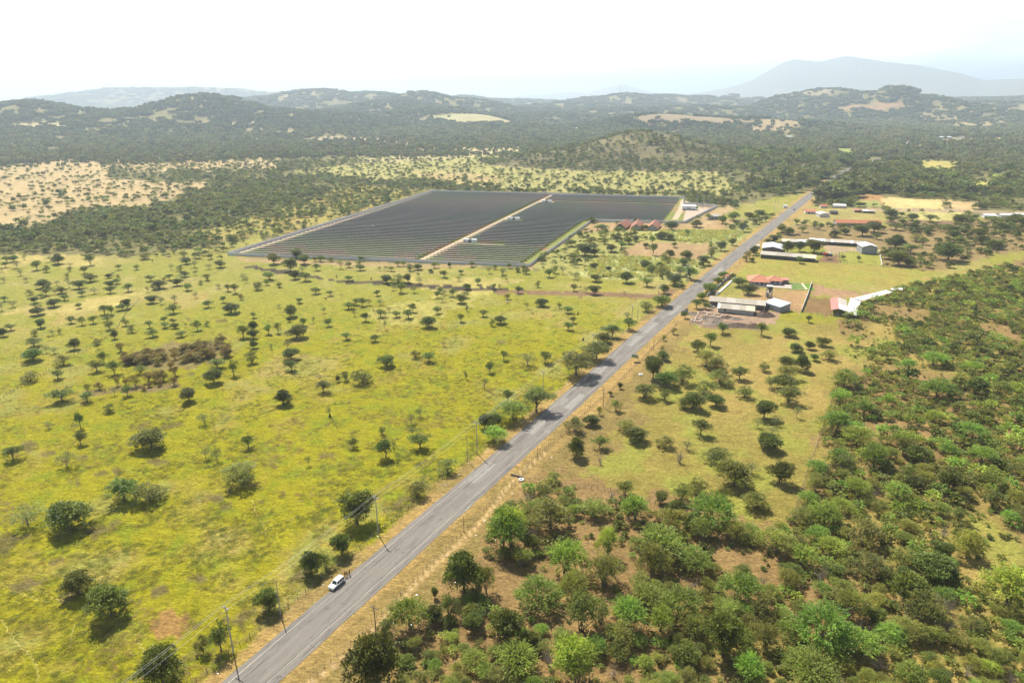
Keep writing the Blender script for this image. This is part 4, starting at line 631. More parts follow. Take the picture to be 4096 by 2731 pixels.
# ---- labels that single each plant out: look, place between findable things, order from the left
def zone(name, p):
    x, y = vpix(Vector((p.x, p.y, 0)))
    if name == 'pasture_tree':
        row = 'by the solar wall fence' if y < 640 and x > 520 else 'below the left woods' if y < 640 else 'beyond the dark ditch line' if y < 690 else 'in the upper pasture' if y < 760 else 'level with the brush patch' if y < 860 else 'just below the brush patch' if y < 960 else 'in mid pasture' if y < 1120 else 'in the near pasture'
        col = 'at far left edge' if x < 130 else 'left of the brush' if x < 300 else 'in line with the brush' if x < 520 else 'right of the brush' if x < 700 else 'mid field' if x < 900 else 'right of mid field' if x < 1100 else 'toward the road' if x < 1300 else 'close to the road'
    elif name == 'thicket_shrub':
        row = 'behind the white barn' if y < 760 else 'far back in the thicket' if y < 860 else 'in the upper thicket' if y < 980 else 'in the middle thicket' if y < 1120 else 'in the lower thicket' if y < 1280 else 'in the near thicket' if y < 1420 else 'at the picture bottom'
        col = 'beside the road verge' if x < 1100 else 'left part' if x < 1350 else 'left of centre' if x < 1600 else 'middle part' if x < 1850 else 'below the field corner' if x < 2000 else 'right part' if x < 2180 else 'by the right edge'
    elif name == 'field_tree':
        row = 'near the building site' if y < 790 else 'in the upper right field' if y < 880 else 'in mid right field' if y < 980 else 'in lower right field' if y < 1080 else 'by the thicket edge'
        col = 'beside the road fence' if x < 1420 else 'in the left half' if x < 1620 else 'in the right half' if x < 1750 else 'by the thicket'
    elif name == 'roadside_tree':
        row = 'by the white car' if y > 1250 and x > 560 else 'at the bottom left' if y > 1250 else 'on the near left verge' if y > 1000 else 'on the mid left verge' if y > 850 else 'on the far left verge'
        col = 'near the road'
    elif name == 'brush_shrub':
        row = 'in the upper brush patch' if y < 790 else 'in the main brush patch' if y < 860 else 'below the main brush patch'; col = 'left part' if x < 330 else 'middle part' if x < 430 else 'right part'
    elif name == 'farmland_tree':
        row = 'behind the tiled barns' if y < 525 else 'by the upper corn' if y < 565 else 'by the bare plot' if y < 600 else 'by the lower corn'
        col = 'near the wall' if x < 1380 else 'midway' if x < 1500 else 'toward the road' if x < 1600 else 'beside the road'
    else:
        row = 'beyond the long sheds' if y < 545 else 'level with the sheds' if y < 600 else 'round the tiled house' if y < 680 else 'near the building site'
        col = 'near the road' if x < 1800 else 'among the buildings' if x < 2000 else 'in the brown field' if x < 2180 else 'by the right edge'
    return row + ', ' + col
def label_plants():
    groups = {}
    for o, k in PLANTED:
        nm = o.name.split('.')[0]; groups.setdefault((nm, k, zone(nm, o.location)), []).append(o)
    for (nm, k, z), os_ in groups.items():
        os_.sort(key=lambda o: vpix(o.location)[0])
        for i, o in enumerate(os_):
            lk = LOOK[k] if o['category'] == 'tree' or k in 'TELK' else LOOK[k].replace('tree', 'bush')
            big = 'tall' if o.scale[2] > 0.95 * o.scale[0] else 'broad' if o.scale[2] < 0.6 * o.scale[0] else ''
            pre = '' if len(os_) == 1 else ('leftmost ' if i == 0 else (ORD[i] if i < 20 else 'later') + '-from-left ')
            o['label'] = pre + lk + ' ' + z
            if len(os_) == 1 and big: o['label'] = big + ' ' + o['label']
label_plants()

# ------------------------------------------------------------------ masses of vegetation that no one counts: instanced points
def hidden(name): return bpy.data.collections.new(name)
def proto(col, mesh):
    o = bpy.data.objects.new('clump', mesh); col.objects.link(o)
def scatter(name, pts, scl, rot, idx, col, label):
    m = bpy.data.meshes.new(name); m.vertices.add(len(pts)); m.vertices.foreach_set('co', np.asarray(pts, np.float32).ravel())
    a = m.attributes.new('scl', 'FLOAT_VECTOR', 'POINT'); a.data.foreach_set('vector', np.asarray(scl, np.float32).ravel())
    a = m.attributes.new('rot', 'FLOAT_VECTOR', 'POINT'); rv = np.zeros((len(pts), 3), np.float32); rv[:, 2] = rot; a.data.foreach_set('vector', rv.ravel())
    a = m.attributes.new('idx', 'INT', 'POINT'); a.data.foreach_set('value', np.asarray(idx, np.int32))
    o = link(name, m); ng = bpy.data.node_groups.new(name, 'GeometryNodeTree'); ng.interface.new_socket('Geometry', in_out='INPUT', socket_type='NodeSocketGeometry'); ng.interface.new_socket('Geometry', in_out='OUTPUT', socket_type='NodeSocketGeometry')
    n = ng.nodes; gi = n.new('NodeGroupInput'); go = n.new('NodeGroupOutput'); ip = n.new('GeometryNodeInstanceOnPoints'); ci = n.new('GeometryNodeCollectionInfo')
    ci.inputs['Collection'].default_value = col; ci.inputs['Separate Children'].default_value = True; ci.inputs['Reset Children'].default_value = True; ip.inputs['Pick Instance'].default_value = True
    def na(nm, ty):
        q = n.new('GeometryNodeInputNamedAttribute'); q.data_type = ty; q.inputs['Name'].default_value = nm; return q.outputs[0]
    L = ng.links.new; L(gi.outputs[0], ip.inputs['Points']); L(ci.outputs[0], ip.inputs['Instance']); L(na('idx', 'INT'), ip.inputs['Instance Index']); L(na('scl', 'FLOAT_VECTOR'), ip.inputs['Scale'])
    er = n.new('FunctionNodeEulerToRotation'); L(na('rot', 'FLOAT_VECTOR'), er.inputs[0]); L(er.outputs[0], ip.inputs['Rotation']); L(ip.outputs[0], go.inputs[0])
    md = o.modifiers.new('scatter', 'NODES'); md.node_group = ng
    return put(o, label=label, kind='stuff')
FAR = hidden('far_trees'); FARK = ['J', 'D', 'S', 'W', 'J', 'D', 'D', 'S']
for i, k in enumerate(FARK): proto(FAR, make_kind(k, 900 + i, True)[0])
BUSH = hidden('far_bushes'); BUSHK = ['T', 'S', 'E', 'T', 'D']
for i, k in enumerate(BUSHK): proto(BUSH, make_kind(k, 950 + i, True)[0])
def grove_mesh(seed):
    """a stand of several crowns seen from afar, width 1, height about 0.3"""
    rng = np.random.default_rng(seed); P = []; D = []; Cc = []
    for k in range(9):
        c = np.array([rng.uniform(-.36, .36), rng.uniform(-.36, .36)]); r = rng.uniform(0.12, 0.20); h = rng.uniform(0.75, 1.1); n = 34
        v = rvec(rng, n); v[:, 2] = np.abs(v[:, 2]); q = np.empty((n, 3)); q[:, :2] = c + v[:, :2] * r; q[:, 2] = (h * 0.45 + v[:, 2] * 0.5 * h) * 1.0
        tone = rng.uniform(0.75, 1.25) * rng.uniform(.85, 1.15, (n, 1)); P.append(q); D.append(v); Cc.append(np.concatenate([tone * rng.uniform(.95, 1.05), tone, tone], 1))
    P = np.concatenate(P); D = np.concatenate(D); Cc = np.concatenate(Cc); n = len(P)
    t1 = np.cross(D, rvec(rng, n)); t1 /= np.linalg.norm(t1, axis=1, keepdims=True); t2 = np.cross(D, t1); s = rng.uniform(0.05, 0.085, (n, 1)); zs = np.array([1, 1, 4.0])
    v = np.stack([P - t1 * s * zs, P - t2 * s * zs, P + t1 * s * zs, P + t2 * s * zs], 1).reshape(-1, 3)
    return np_mesh('grove', v, np.arange(4 * n).reshape(-1, 4), (leaf_mat('leaf_plain_wood', (0.175, 0.205, 0.060)) if seed % 3 else leaf_mat('leaf_plain_olive', (0.21, 0.205, 0.07))) if seed < 4 else leaf_mat('leaf_hill_wood', (0.120, 0.150, 0.040)), np.repeat(Cc, 4, axis=0))
GROVE = hidden('far_groves')
for i in range(8): proto(GROVE, grove_mesh(i))
VILLAGE = [(1385, 1128, 75, 'TILE3', 'LILAC', 'far house with orange tile roof and blue wall'), (1105, 1145, 55, 'DARKM', 'BRICKD', 'far brown-roofed house in the trees'), (1205, 1165, 40, 'TILE2', 'PLAST', 'far tiled house behind the brown roof'), (385, 1055, 30, 'ZINC', 'PLAST', 'far white hut above the road tunnel'), (1630, 748, 100, 'BLUEZ', 'BLOCK', 'distant grey warehouse by the far road bend'), (1335, 800, 40, 'ZINC', 'PLAST', 'distant white roof at the village centre'), (1270, 832, 60, 'ZINC', 'PLAST', 'distant white roof below the village centre'), (1140, 840, 36, 'ZINC', 'PLAST', 'distant white hut left of the village'), (990, 842, 40, 'ZINC', 'PLAST', 'distant pale roofs at the green clearing'), (610, 722, 60, 'ZINC', 'PLAST', 'distant white roof near the bare hill foot'), (900, 715, 70, 'ZINC', 'PLAST', 'distant white roofs in mid village'), (250, 798, 55, 'ZINC', 'PLAST', 'distant white roof below the bare field'), (2300, 657, 30, 'ZINC', 'PLAST', 'distant white roof at far right'), (1555, 838, 40, 'TILE3', 'PLAST', 'distant tiled roof beside the far road'), (70, 748, 26, 'ZINC', 'PLAST', 'distant white hut at the bare field corner'), (320, 742, 40, 'ZINC', 'PLAST', 'distant pale roof under the bare field'), (1690, 893, 40, 'TILE2', 'PLAST', 'distant red-roofed house in the right woods'), (1325, 785, 50, 'TILE3', 'PLAST', 'distant orange roof above the village centre'), (1240, 822, 80, 'TILE3', 'PLAST', 'distant tile roof row at the village')]
HOUSES = [(T(4, x + w / 2, y), (T(4, x + w, y) - T(4, x, y)).length) for x, y, w, *_ in VILLAGE] + [(T(4, 258, 1150), 45), (T(4, 50, 1135), 40), (T(4, 2060, 1420), 40), (T(4, 2210, 1420), 50), (T(4, 2350, 1420), 60), (T(4, 300, 1340), 20), (T(8, 940, 105), 70), (T(8, 560, 20), 60), (T(8, 640, 60), 50), (T(8, 900, 255), 110), (T(8, 330, 330), 90), (T(3, 1850, 1430), 30), (T(3, 1180, 1500), 60)]
def woods():
    rng = np.random.default_rng(21); near = []; far = []
    d = 430.0
    FP = np.array([[p.x, p.y] for p in FARM]); cx, cy_ = FP.mean(0); FG_ = [(cx + (a - cx) * 1.035, cy_ + (b - cy_) * 1.035) for a, b in FP]
    while d < 8800:
        step = max(5.2, 0.0062 * d) if d < 1500 else max(9.5, 0.0066 * d)
        n = int(2 * R(41.5) * d / step); az = np.linspace(-R(41.5), R(41.5), n) + rng.normal(0, 0.5 * step / d, n); dd = d + rng.normal(0, 0.5 * step, n)
        x = dd * np.sin(az); y = dd * np.cos(az); _c, dn = cover(x, y)
        s, o = road_so(x, y)
        gaps = np.where(dn > .5, np.clip((fbm(x / 60. + 3, y / 60., 3) - (.30 if d < 1100 else .36)) * 9, 0.15, 1.0), 1.0)
        ok = (rng.random(n) < dn * gaps) & ~in_poly(x, y, FG_) & (np.abs(o) > 9.5)
        for hp, hl_ in HOUSES:
            hd = math.hypot(hp.x, hp.y); ax, ay = hp.x / hd, hp.y / hd; lat = np.abs((x - hp.x) * ay - (y - hp.y) * ax); al = (x - hp.x) * ax + (y - hp.y) * ay
            ok &= ~((lat < hl_ * .55 + 3) & (al > -.03 * hd) & (al < hl_ * .5 + 6))
        x, y, dn = x[ok], y[ok], dn[ok]; z = height(x, y)
        for a, b, c, q in zip(x, y, z, dn): (near if d < 1500 else far).append((a, b, c, step, q))
        d += step * 0.86
    return near, far
near_w, far_w = woods()
def scat(rows, name, col, ncol, label, kindsel, fs):
    rng = np.random.default_rng(5); n = len(rows); a = np.array(rows); w = fs(a, rng)
    scatter(name, a[:, :3] - np.array([0, 0, .1]), w, rng.uniform(0, 6.28, n), kindsel(a, rng), col, label)
BIG = PT(4, [(-100, 800), (500, 760), (2400, 760), (2400, 1250), (1250, 1250), (560, 1300), (0, 1180)])
def near_size(a, rng):
    n = len(a); big = in_poly(a[:, 0], a[:, 1], BIG); w = rng.uniform(3.8, 8.8, n) * np.where(big, rng.uniform(1.0, 2.3, n), 1.0) * np.where(a[:, 4] < .5, 0.95, 1.15) * np.where(np.hypot(a[:, 0], a[:, 1]) < 720, .8, 1); h = w * rng.uniform(0.60, 0.85, n)
    return np.stack([w, w, h], 1)
def near_kind(a, rng):
    u = rng.integers(0, len(FARK), len(a)); return u
scat(near_w, 'woodland_belt', FAR, len(FARK), 'belts of low trees and scattered savanna trees round the solar farm', near_kind, near_size)
def far_size(a, rng):
    n = len(a); w = a[:, 3] * rng.uniform(1.15, 1.7, n) * np.where(a[:, 4] < .3, .6, 1); h = np.clip(rng.uniform(5.5, 9.5, n) * np.clip(w / 14, .7, 1.6), 4, 16)
    return np.stack([w, w, h], 1)
scat(far_w, 'hillside_forest', GROVE, 8, 'hazy woodland covering the far plain and hills', lambda a, r: np.where(a[:, 2] + r.normal(0, 5, len(a)) > 14, r.integers(4, 8, len(a)), r.integers(0, 4, len(a))), far_size)
_rb = [(x, y, 0, w, 1) for x, y, w in _rest]
def rest_size(a, rng): w = a[:, 3]; return np.stack([w, w, w * rng.uniform(.5, .78, len(a))], 1)
scat(_rb, 'thicket_undergrowth', BUSH, 5, 'small and distant bushes filling the thicket', lambda a, r: r.integers(0, 5, len(a)), rest_size)
# corn plots
def corn():
    rng = np.random.default_rng(9); P = []; mbv = []; 
    n = 26; th = rng.uniform(0, 6.28, n); base = np.stack([rng.normal(0, .25, n), rng.normal(0, .25, n), rng.uniform(.3, .9, n)], 1); D = np.stack([np.cos(th) * .7, np.sin(th) * .7, np.full(n, .7)], 1)
    cm = hidden('corn_plants'); lm = leaf_mat('leaf_corn', (0.36, 0.40, 0.15), 0.45, .2)
    proto(cm, leaves_mesh('corn', base, D, 0.36, 0.06, np.ones((n, 3)) * rng.uniform(.8, 1.2, (n, 1)), lm, rng)); proto(cm, leaves_mesh('corn', base, D, 0.40, 0.07, np.ones((n, 3)) * rng.uniform(.8, 1.2, (n, 1)) * np.array([1.25, 1.0, .8]), lm, rng))
    for poly in (PT(7, [(1240, 190), (1400, 153), (1700, 152), (2070, 162), (2095, 190), (1985, 247), (1700, 262), (1400, 238)]), PT(7, [(690, 518), (875, 375), (1250, 384), (1500, 403), (1670, 404), (1690, 468), (1555, 496), (1300, 555), (1000, 565), (765, 546)])):
        xs = [p.x for p in poly]; ys = [p.y for p in poly]; k = int((max(xs) - min(xs)) * (max(ys) - min(ys)) * 0.30); x = rng.uniform(min(xs), max(xs), k); y = rng.uniform(min(ys), max(ys), k)
        m = in_poly(x, y, poly) & (fbm(x / 9., y / 9., 3) > 0.36); P += list(zip(x[m], y[m]))
    P = np.array(P); n = len(P); s = rng.uniform(1.5, 2.4, n)
    scatter('corn_crop', np.column_stack([P, np.zeros(n)]), np.stack([s, s, s * .9], 1), rng.uniform(0, 6, n), (rng.random(n) < .3).astype(int), cm, 'pale green corn standing in two plots by the road')
corn()
# tall grass tufts near the camera
def tufts():
    rng = np.random.default_rng(31); gc = hidden('grass_tufts')
    for q, (c, h) in enumerate((((0.33, 0.31, 0.03), .55), ((0.13, 0.17, 0.012), .5), ((0.38, 0.29, 0.10), .4))):
        n = 34; base = np.stack([rng.normal(0, .5, n), rng.normal(0, .5, n), rng.uniform(0.05, .35, n)], 1); D = np.stack([rng.normal(.5, .5, n), rng.normal(-.3, .5, n), np.full(n, .8)], 1)
        proto(gc, leaves_mesh('tuft', base, D, 0.30, 0.045, np.ones((n, 3)) * rng.uniform(.8, 1.2, (n, 1)), leaf_mat('leaf_grass%d' % q, c, .45, .16, (1.15, 1.1, .7)), rng))
    N = 130000; d = np.sqrt(rng.uniform(95 ** 2, 420 ** 2, N)); az = rng.uniform(-R(46), R(46), N); x = d * np.sin(az); y = d * np.cos(az); s, o = road_so(x, y)
    thin = np.clip(1.35 - d / 330, 0.12, 1); g = fbm(x / 7., y / 7., 4)
    ok = (o < -9.5) & (g > 0.47) & (rng.random(N) < thin)
    x, y, g, o = x[ok], y[ok], g[ok], o[ok]; n = len(x); w = rng.uniform(.55, 1.15, n)
    dry = fbm(x / 40. + 9, y / 40., 3); idx = np.where(rng.random(n) < np.clip((dry - .42) * 3, 0.03, .8), 2, (rng.random(n) < .4).astype(int))
    scatter('pasture_grass', np.column_stack([x, y, np.zeros(n)]), np.stack([w, w, w * rng.uniform(.35, .75, n)], 1), rng.uniform(-.6, .6, n), idx, gc, 'clumps of yellow green grass over the near left pasture')
tufts()

# cattle trails trodden pale through the pasture
TRAIL = mat('trodden_grass', (0.40, 0.345, 0.11), .95, (2, .3), 0, .05)
def trail(pts, w, label):
    P = []
    for a, b in zip(pts[:-1], pts[1:]):
        for i in range(12): P.append(a + (b - a) * (i / 12))
    P.append(pts[-1]); v = []; f = []
    for i, c in enumerate(P):
        d = (P[min(i + 1, len(P) - 1)] - P[max(i - 1, 0)]).normalized(); n = Vector((-d.y, d.x, 0)); k = w * (.35 + 1.1 * random.random()); j = n * random.gauss(0, .22); v += [c + j - n * k + Vector((0, 0, .035)), c + j + n * k + Vector((0, 0, .035))]
    for i in range(len(P) - 1): f.append((2 * i, 2 * i + 1, 2 * i + 3, 2 * i + 2))
    me = bpy.data.meshes.new('trail_path'); me.from_pydata([tuple(x) for x in v], [], f); me.materials.append(TRAIL); put(link('trail_path', me), kind='structure', label=label)
trail(PT(13, [(0, 1030), (90, 1130), (180, 1250), (260, 1330), (300, 1400), (330, 1500), (325, 1560)]), .11, 'pale cattle trail in the bottom left pasture')
trail(PT(13, [(60, 780), (180, 800), (300, 850), (420, 880)]), .09, 'pale cattle trail towards two near pasture trees')
trail(PT(13, [(230, 765), (340, 775), (440, 840), (550, 860)]), .09, 'second pale trail towards two near pasture trees')
trail(PT(13, [(640, 1060), (610, 1180), (590, 1300)]), .08, 'short pale trail below the near bright tree')
trail(PT(13, [(2160, 0), (2190, 120), (2250, 210), (2285, 300)]), .09, 'pale trail right of the near pasture middle')
trail(PT(13, [(1150, 1190), (1210, 1260), (1250, 1300)]), .09, 'short pale trail by the dark bottom tree')

# ================================================================== solar farm
_ones = 'first second third fourth fifth sixth seventh eighth ninth tenth eleventh twelfth thirteenth fourteenth fifteenth sixteenth seventeenth eighteenth nineteenth'.split(); _tens = {2: 'twent', 3: 'thirt', 4: 'fort', 5: 'fift', 6: 'sixt', 7: 'sevent'}
def ordw(n): return _ones[n - 1] if n < 20 else (_tens[n // 10] + 'ieth' if n % 10 == 0 else _tens[n // 10] + 'y-' + _ones[n % 10 - 1])
PANEL = mat('panel_glass', (0.018, 0.022, 0.045), 0.22, (0.8, .2), 0, 0.5); PBACK = mat('panel_underside_shade', (0.03, 0.031, 0.036), 0.6, (1, .2)); ALU = mat('aluminium_rail', (0.86, 0.86, 0.86), 0.6); STEEL = mat('galvanised_post', (0.30, 0.31, 0.32), 0.6, (2, .15))  # underside near black: shade beneath the tables is put into its base colour
FE = (FARM[1] - FARM[0]).normalized(); FN = Vector((-FE.y, FE.x, 0))
def fuv(p): q = p - FARM[0]; return q.dot(FE), q.dot(FN)
def fpt(u, v, z=0.0): p = FARM[0] + FE * u + FN * v; return Vector((p.x, p.y, z))
FU = [fuv(p) for p in FARM]
def lin(a, b): return lambda v: a[0] + (b[0] - a[0]) * (v - a[1]) / (b[1] - a[1])
u_left = lin(FU[0], FU[7]); u_road = lin(fuv(T(6, 1478, 400)), fuv(T(3, 452, 1240))); u_wallr = lin(FU[1], FU[2]); u_pan = lin(fuv(T(3, 1400, 1450)), fuv(T(3, 1530, 1278)))
v_step = FU[2][1]; v_back = lin((FU[7][1], FU[7][0]), (FU[6][1], FU[6][0]))  # v as a function of u
acc_a, acc_b = fuv(T(3, 430, 1300)), fuv(T(3, 1560, 1348))
STN = [S(6, 1855, 258), S(3, 95, 1458), S(3, 378, 1308)]
stn_uv = [fuv(G(*s)) for s in STN]
def solar_row(u0, u1, v, k, side, slope):
    ln = u1 - u0
    o = empty('solar_panel_row', fpt(u0, v, 0), rz_to(FE), label='row of dark solar panels, %s from the near wall, %s the service road' % (ordw(k), side), cat='solar panels', group='solar panel rows %s the road' % side)
    dv = slope * ln
    def q(x, y, z): return (x, y + dv * x / ln, z)
    mb = MB(); mb.slab([q(0, -1.95, 2.4), q(ln, -1.95, 2.4), q(ln, 1.95, 1.1), q(0, 1.95, 1.1)], 0.05); t = mb.build('panel_table', PANEL, o); t.data.materials.append(PBACK); t.data.polygons[1].material_index = 1
    m2 = MB(); a, b = Vector(q(0, -2.03, 2.42)), Vector(q(ln, -2.03, 2.42)); m2.slab([a + Vector((0, -.16, .09)), b + Vector((0, -.16, .09)), b + Vector((0, .16, .05)), a + Vector((0, .16, .05))], 0.30); m2.build('top_rail', ALU, o)
    m3 = MB(); n = int(ln / 4.0)
    for i in range(n + 1):
        x = 0.6 + (ln - 1.2) * i / max(n, 1); c = q(x, 0, 0); m3.box(c[0] - .06, c[0] + .06, c[1] - 1.1 - .06, c[1] - 1.1 + .06, 0, 2.0); m3.box(c[0] - .05, c[0] + .05, c[1] + 1.1, c[1] + 1.2, 0, 1.2)
    put(m3.build('support_post', STEEL, o), kind='stuff')
    return o
PITCH_ROW = 7.0
def build_rows():
    v = 8.0; k = 1
    sl = 0.012
    while v < 420:
        uL = u_left(v) + 7; ur = u_road(v)
        if v_back(uL) - v > 8 and ur - 4 - uL > 8: solar_row(uL, ur - 3.8, v, k, 'left of', -sl)
        uw = (u_wallr(v) - 9) if v < v_step + 3 else min(u_pan(v), 400)
        u0 = ur + 3.8; vb = v_back(u0)
        for su, sv in stn_uv:
            if abs(sv - v) < 4.4: u0 = max(u0, su + 12)
        if abs(stn_uv[0][1] - v) < 4.0: u0 = max(u0, fuv(T(6, 2180, 268))[0])
        accv = acc_a[1] + (acc_b[1] - acc_a[1]) * (u0 - acc_a[0]) / (acc_b[0] - acc_a[0])
        if v_back(u0) - v > 8 and uw - u0 > 8 and abs(v - accv) > 3.4: solar_row(u0, uw, v, k, 'right of', -sl)
        v += PITCH_ROW; k += 1
build_rows()
# service roads and the substation yard inside the wall
GRAVEL = mat('service_gravel', (0.43, 0.335, 0.235), 0.95, (0.5, .16), 0, .1)
def sheet(name, pts, z, m, **kw):
    me = bpy.data.meshes.new(name); me.from_pydata([(p.x, p.y, z) for p in pts], [], [tuple(range(len(pts)))]); me.materials.append(m); me.update()
    if me.polygons[0].normal.z < 0: me.flip_normals()
    return put(link(name, me), **kw)
sheet('service_road', [fpt(u_road(2) - 2.3, 2), fpt(u_road(2) + 2.3, 2), fpt(u_road(395) + 2.3, 395), fpt(u_road(395) - 2.3, 395)], 0.02, GRAVEL, kind='structure', label='pale gravel service road through the solar farm')
sheet('service_road', [fpt(acc_a[0], acc_a[1] - 1.6), fpt(acc_b[0], acc_b[1] - 1.6), fpt(acc_b[0], acc_b[1] + 1.6), fpt(acc_a[0], acc_a[1] + 1.6)], 0.024, GRAVEL, kind='structure', label='narrow gravel cross road to the substation')
sheet('service_road', [T(3, 1470, 1450), T(3, 1520, 1450), T(3, 1610, 1300), T(3, 1580, 1275), T(3, 1545, 1290), T(3, 1530, 1350)], 0.016, GRAVEL, kind='structure', label='gravel track along the panel ends')
sheet('gravel_yard', [T(3, 1560, 1470), T(3, 1600, 1340), T(3, 1800, 1350), T(3, 1690, 1430)], 0.012, mat('yard_gravel', (0.40, 0.325, 0.26), .95, (.4, .15), 0, .1), kind='structure', label='grey gravel yard before the substation')
sheet('wall_track', [fpt(u_left(4) + 1.5, 4), fpt(u_left(4) + 5.5, 4), fpt(u_left(390) + 5.5, 390), fpt(u_left(390) + 1.5, 390)], 0.014, GRAVEL, kind='structure', label='pale track inside the left wall')
# perimeter wall of concrete panels between posts
CONC = mat('concrete_panel', (0.74, 0.74, 0.76), 0.85, (0.35, .12), 0, .2); CONC2 = mat('concrete_post', (0.76, 0.76, 0.77), 0.85, (0.6, .1), 0, .2)
def perimeter():
    w = empty('perimeter_wall', FARM[0], 0, label='grey concrete panel wall enclosing the solar farm', cat='wall')
    org = FARM[0]; segs = []
    for a, b in zip(FARM, FARM[1:] + FARM[:1]):
        n = max(1, round((b - a).length / 2.5))
        for i in range(n): segs.append((a + (b - a) * (i / n), a + (b - a) * ((i + 1) / n)))
    segs.sort(key=lambda s: s[0].length)
    rest = MB(); me = {}; pm = MB().box(-.16, .16, -.16, .16, 0, 2.72).mesh('wall_post', CONC2)
    for k, (a, b) in enumerate(segs):
        L = (b - a).length; key = round(L, 2); d = (b - a).normalized(); n = Vector((-d.y, d.x, 0))
        if k < 290:
            if key not in me: me[key] = MB().box(0.1, L - 0.1, -.06, .06, 0, 2.5).mesh('wall_panel', CONC)
            o = link('wall_panel', me[key], w, a - org, rz_to(d)); link('wall_post', pm, w, a - org, rz_to(d))
        else:
            p = a - org; q = b - org; rest.slab([p + n * -.06 + Vector((0, 0, 2.5)), q + n * -.06 + Vector((0, 0, 2.5)), q + n * .06 + Vector((0, 0, 2.5)), p + n * .06 + Vector((0, 0, 2.5))], 2.5); rest.box(p.x - .15, p.x + .15, p.y - .15, p.y + .15, 0, 2.72)
    put(rest.build('wall_panel_run', CONC, w), kind='stuff')
perimeter()
WHITE = mat('white_paint', (0.78, 0.79, 0.80), 0.5, (0.7, .06)); DARKM = mat('dark_metal', (0.05, 0.052, 0.055), 0.5, (2, .2)); GREYP = mat('grey_plinth', (0.40, 0.40, 0.40), .85, (.8, .12))
STW = ['nearest the front wall', 'midway along the service road', 'near the back of the farm']
for i, s in enumerate(STN):
    o = empty('inverter_station', G(*s) + FE * 3.0, rz_to(FE), label='white inverter container pair ' + STW[i], cat='container', group='inverter stations on the service road')
    MB().box(-6.4, 6.4, -1.6, 1.6, 0, .5).build('plinth', GREYP, o)
    MB().box(-6.0, -1.5, -1.25, 1.25, .5, 3.15).build('cabinet', WHITE, o); MB().box(1.3, 6.0, -1.25, 1.25, .5, 3.15).build('cabinet', WHITE, o)
    t = MB().box(-1.35, 1.15, -1.0, 1.0, .5, 2.4).build('transformer', DARKM, o); MB().tube((-.6, 0, 2.4), (-.6, 0, 2.9), .12).tube((.4, 0, 2.4), (.4, 0, 2.9), .12).build('bushing', GREYP, t)
    MB().box(-6.1, -1.4, -1.35, 1.35, 3.153, 3.25).build('cabinet_roof', WHITE, o); MB().box(1.2, 6.1, -1.35, 1.35, 3.153, 3.25).build('cabinet_roof', WHITE, o)
    MB().box(-5.2, -4.2, -1.28, -1.252, .55, 2.7).build('door', mat('light_grey_door', (.5, .5, .52), .5), o)
put(MB().add([(x, y, z) for z, r in ((0, 1.3), (.7, 1.1), (1.2, .5)) for x, y in [(r * math.cos(k * .785), r * math.sin(k * .785)) for k in range(8)]] , [(k, (k + 1) % 8, (k + 1) % 8 + 8, k + 8) for k in range(8)] + [(k + 8, (k + 1) % 8 + 8, (k + 1) % 8 + 16, k + 16) for k in range(8)] + [tuple(range(16, 24))]).build('white_boulder', WHITE, loc=T(6, 1055, 118)), label='small white mound among the left block panel rows', cat='mound')
# substation
def substation():
    b = empty('control_building', G(2400 + 850 * .41667, 740 + 236 * .41667), rz_to(FE), label='white flat-roofed control building in the substation yard', cat='building')
    MB().box(-7.5, 7.5, -4, 4, 0, 4.2).build('wall', WHITE, b); MB().box(-8.1, 8.1, -4.6, 4.6, 4.2, 4.6).build('roof', WHITE, b); MB().box(-2.2, 2.4, -4.06, -4.003, 0, 3.0).build('door', GREYP, b); MB().box(-6.9, -2.6, -4.05, -4.003, 0.2, 1.1).build('wall_base', DARKM, b); MB().box(2.9, 6.9, -4.05, -4.003, 0.2, 1.1).build('wall_base', DARKM, b)
    t = empty('yard_transformer', G(2400 + 925 * .41667, 740 + 226 * .41667), rz_to(FE), label='green transformer box beside the control building', cat='transformer')
    MB().box(-1.6, 1.6, -1, 1, 0.2, 2.0).build('tank', mat('transformer_green', (.03, .22, .06), .5), t); MB().box(-2, 2, -1.4, 1.4, 0, .2).build('plinth', GREYP, t)
    for i, (x, y, nm) in enumerate(((930, 205, 'left'), (985, 222, 'middle'), (1045, 225, 'right'))):
        p = empty('switch_mast', G(2400 + x * .41667, 740 + y * .41667), rz_to(FE), label='tall %s steel mast with switchgear in the substation' % nm, cat='mast', group='substation masts')
        MB().tube((-.5, 0, 0), (-.5, 0, 14), .16, .12).tube((.5, 0, 0), (.5, 0, 14), .16, .12).build('mast_leg', STEEL, p)
        for k, z in enumerate((6, 9, 12, 13.6)): MB().box(-1.7, 1.7, -.15, .15, z, z + .3).build('crossarm', STEEL, p)
        for x_ in (-1.4, 0, 1.4): MB().tube((x_, 0, 12.3), (x_, 0, 13.3), .14, .1).build('insulator', GREYP, p)
substation()

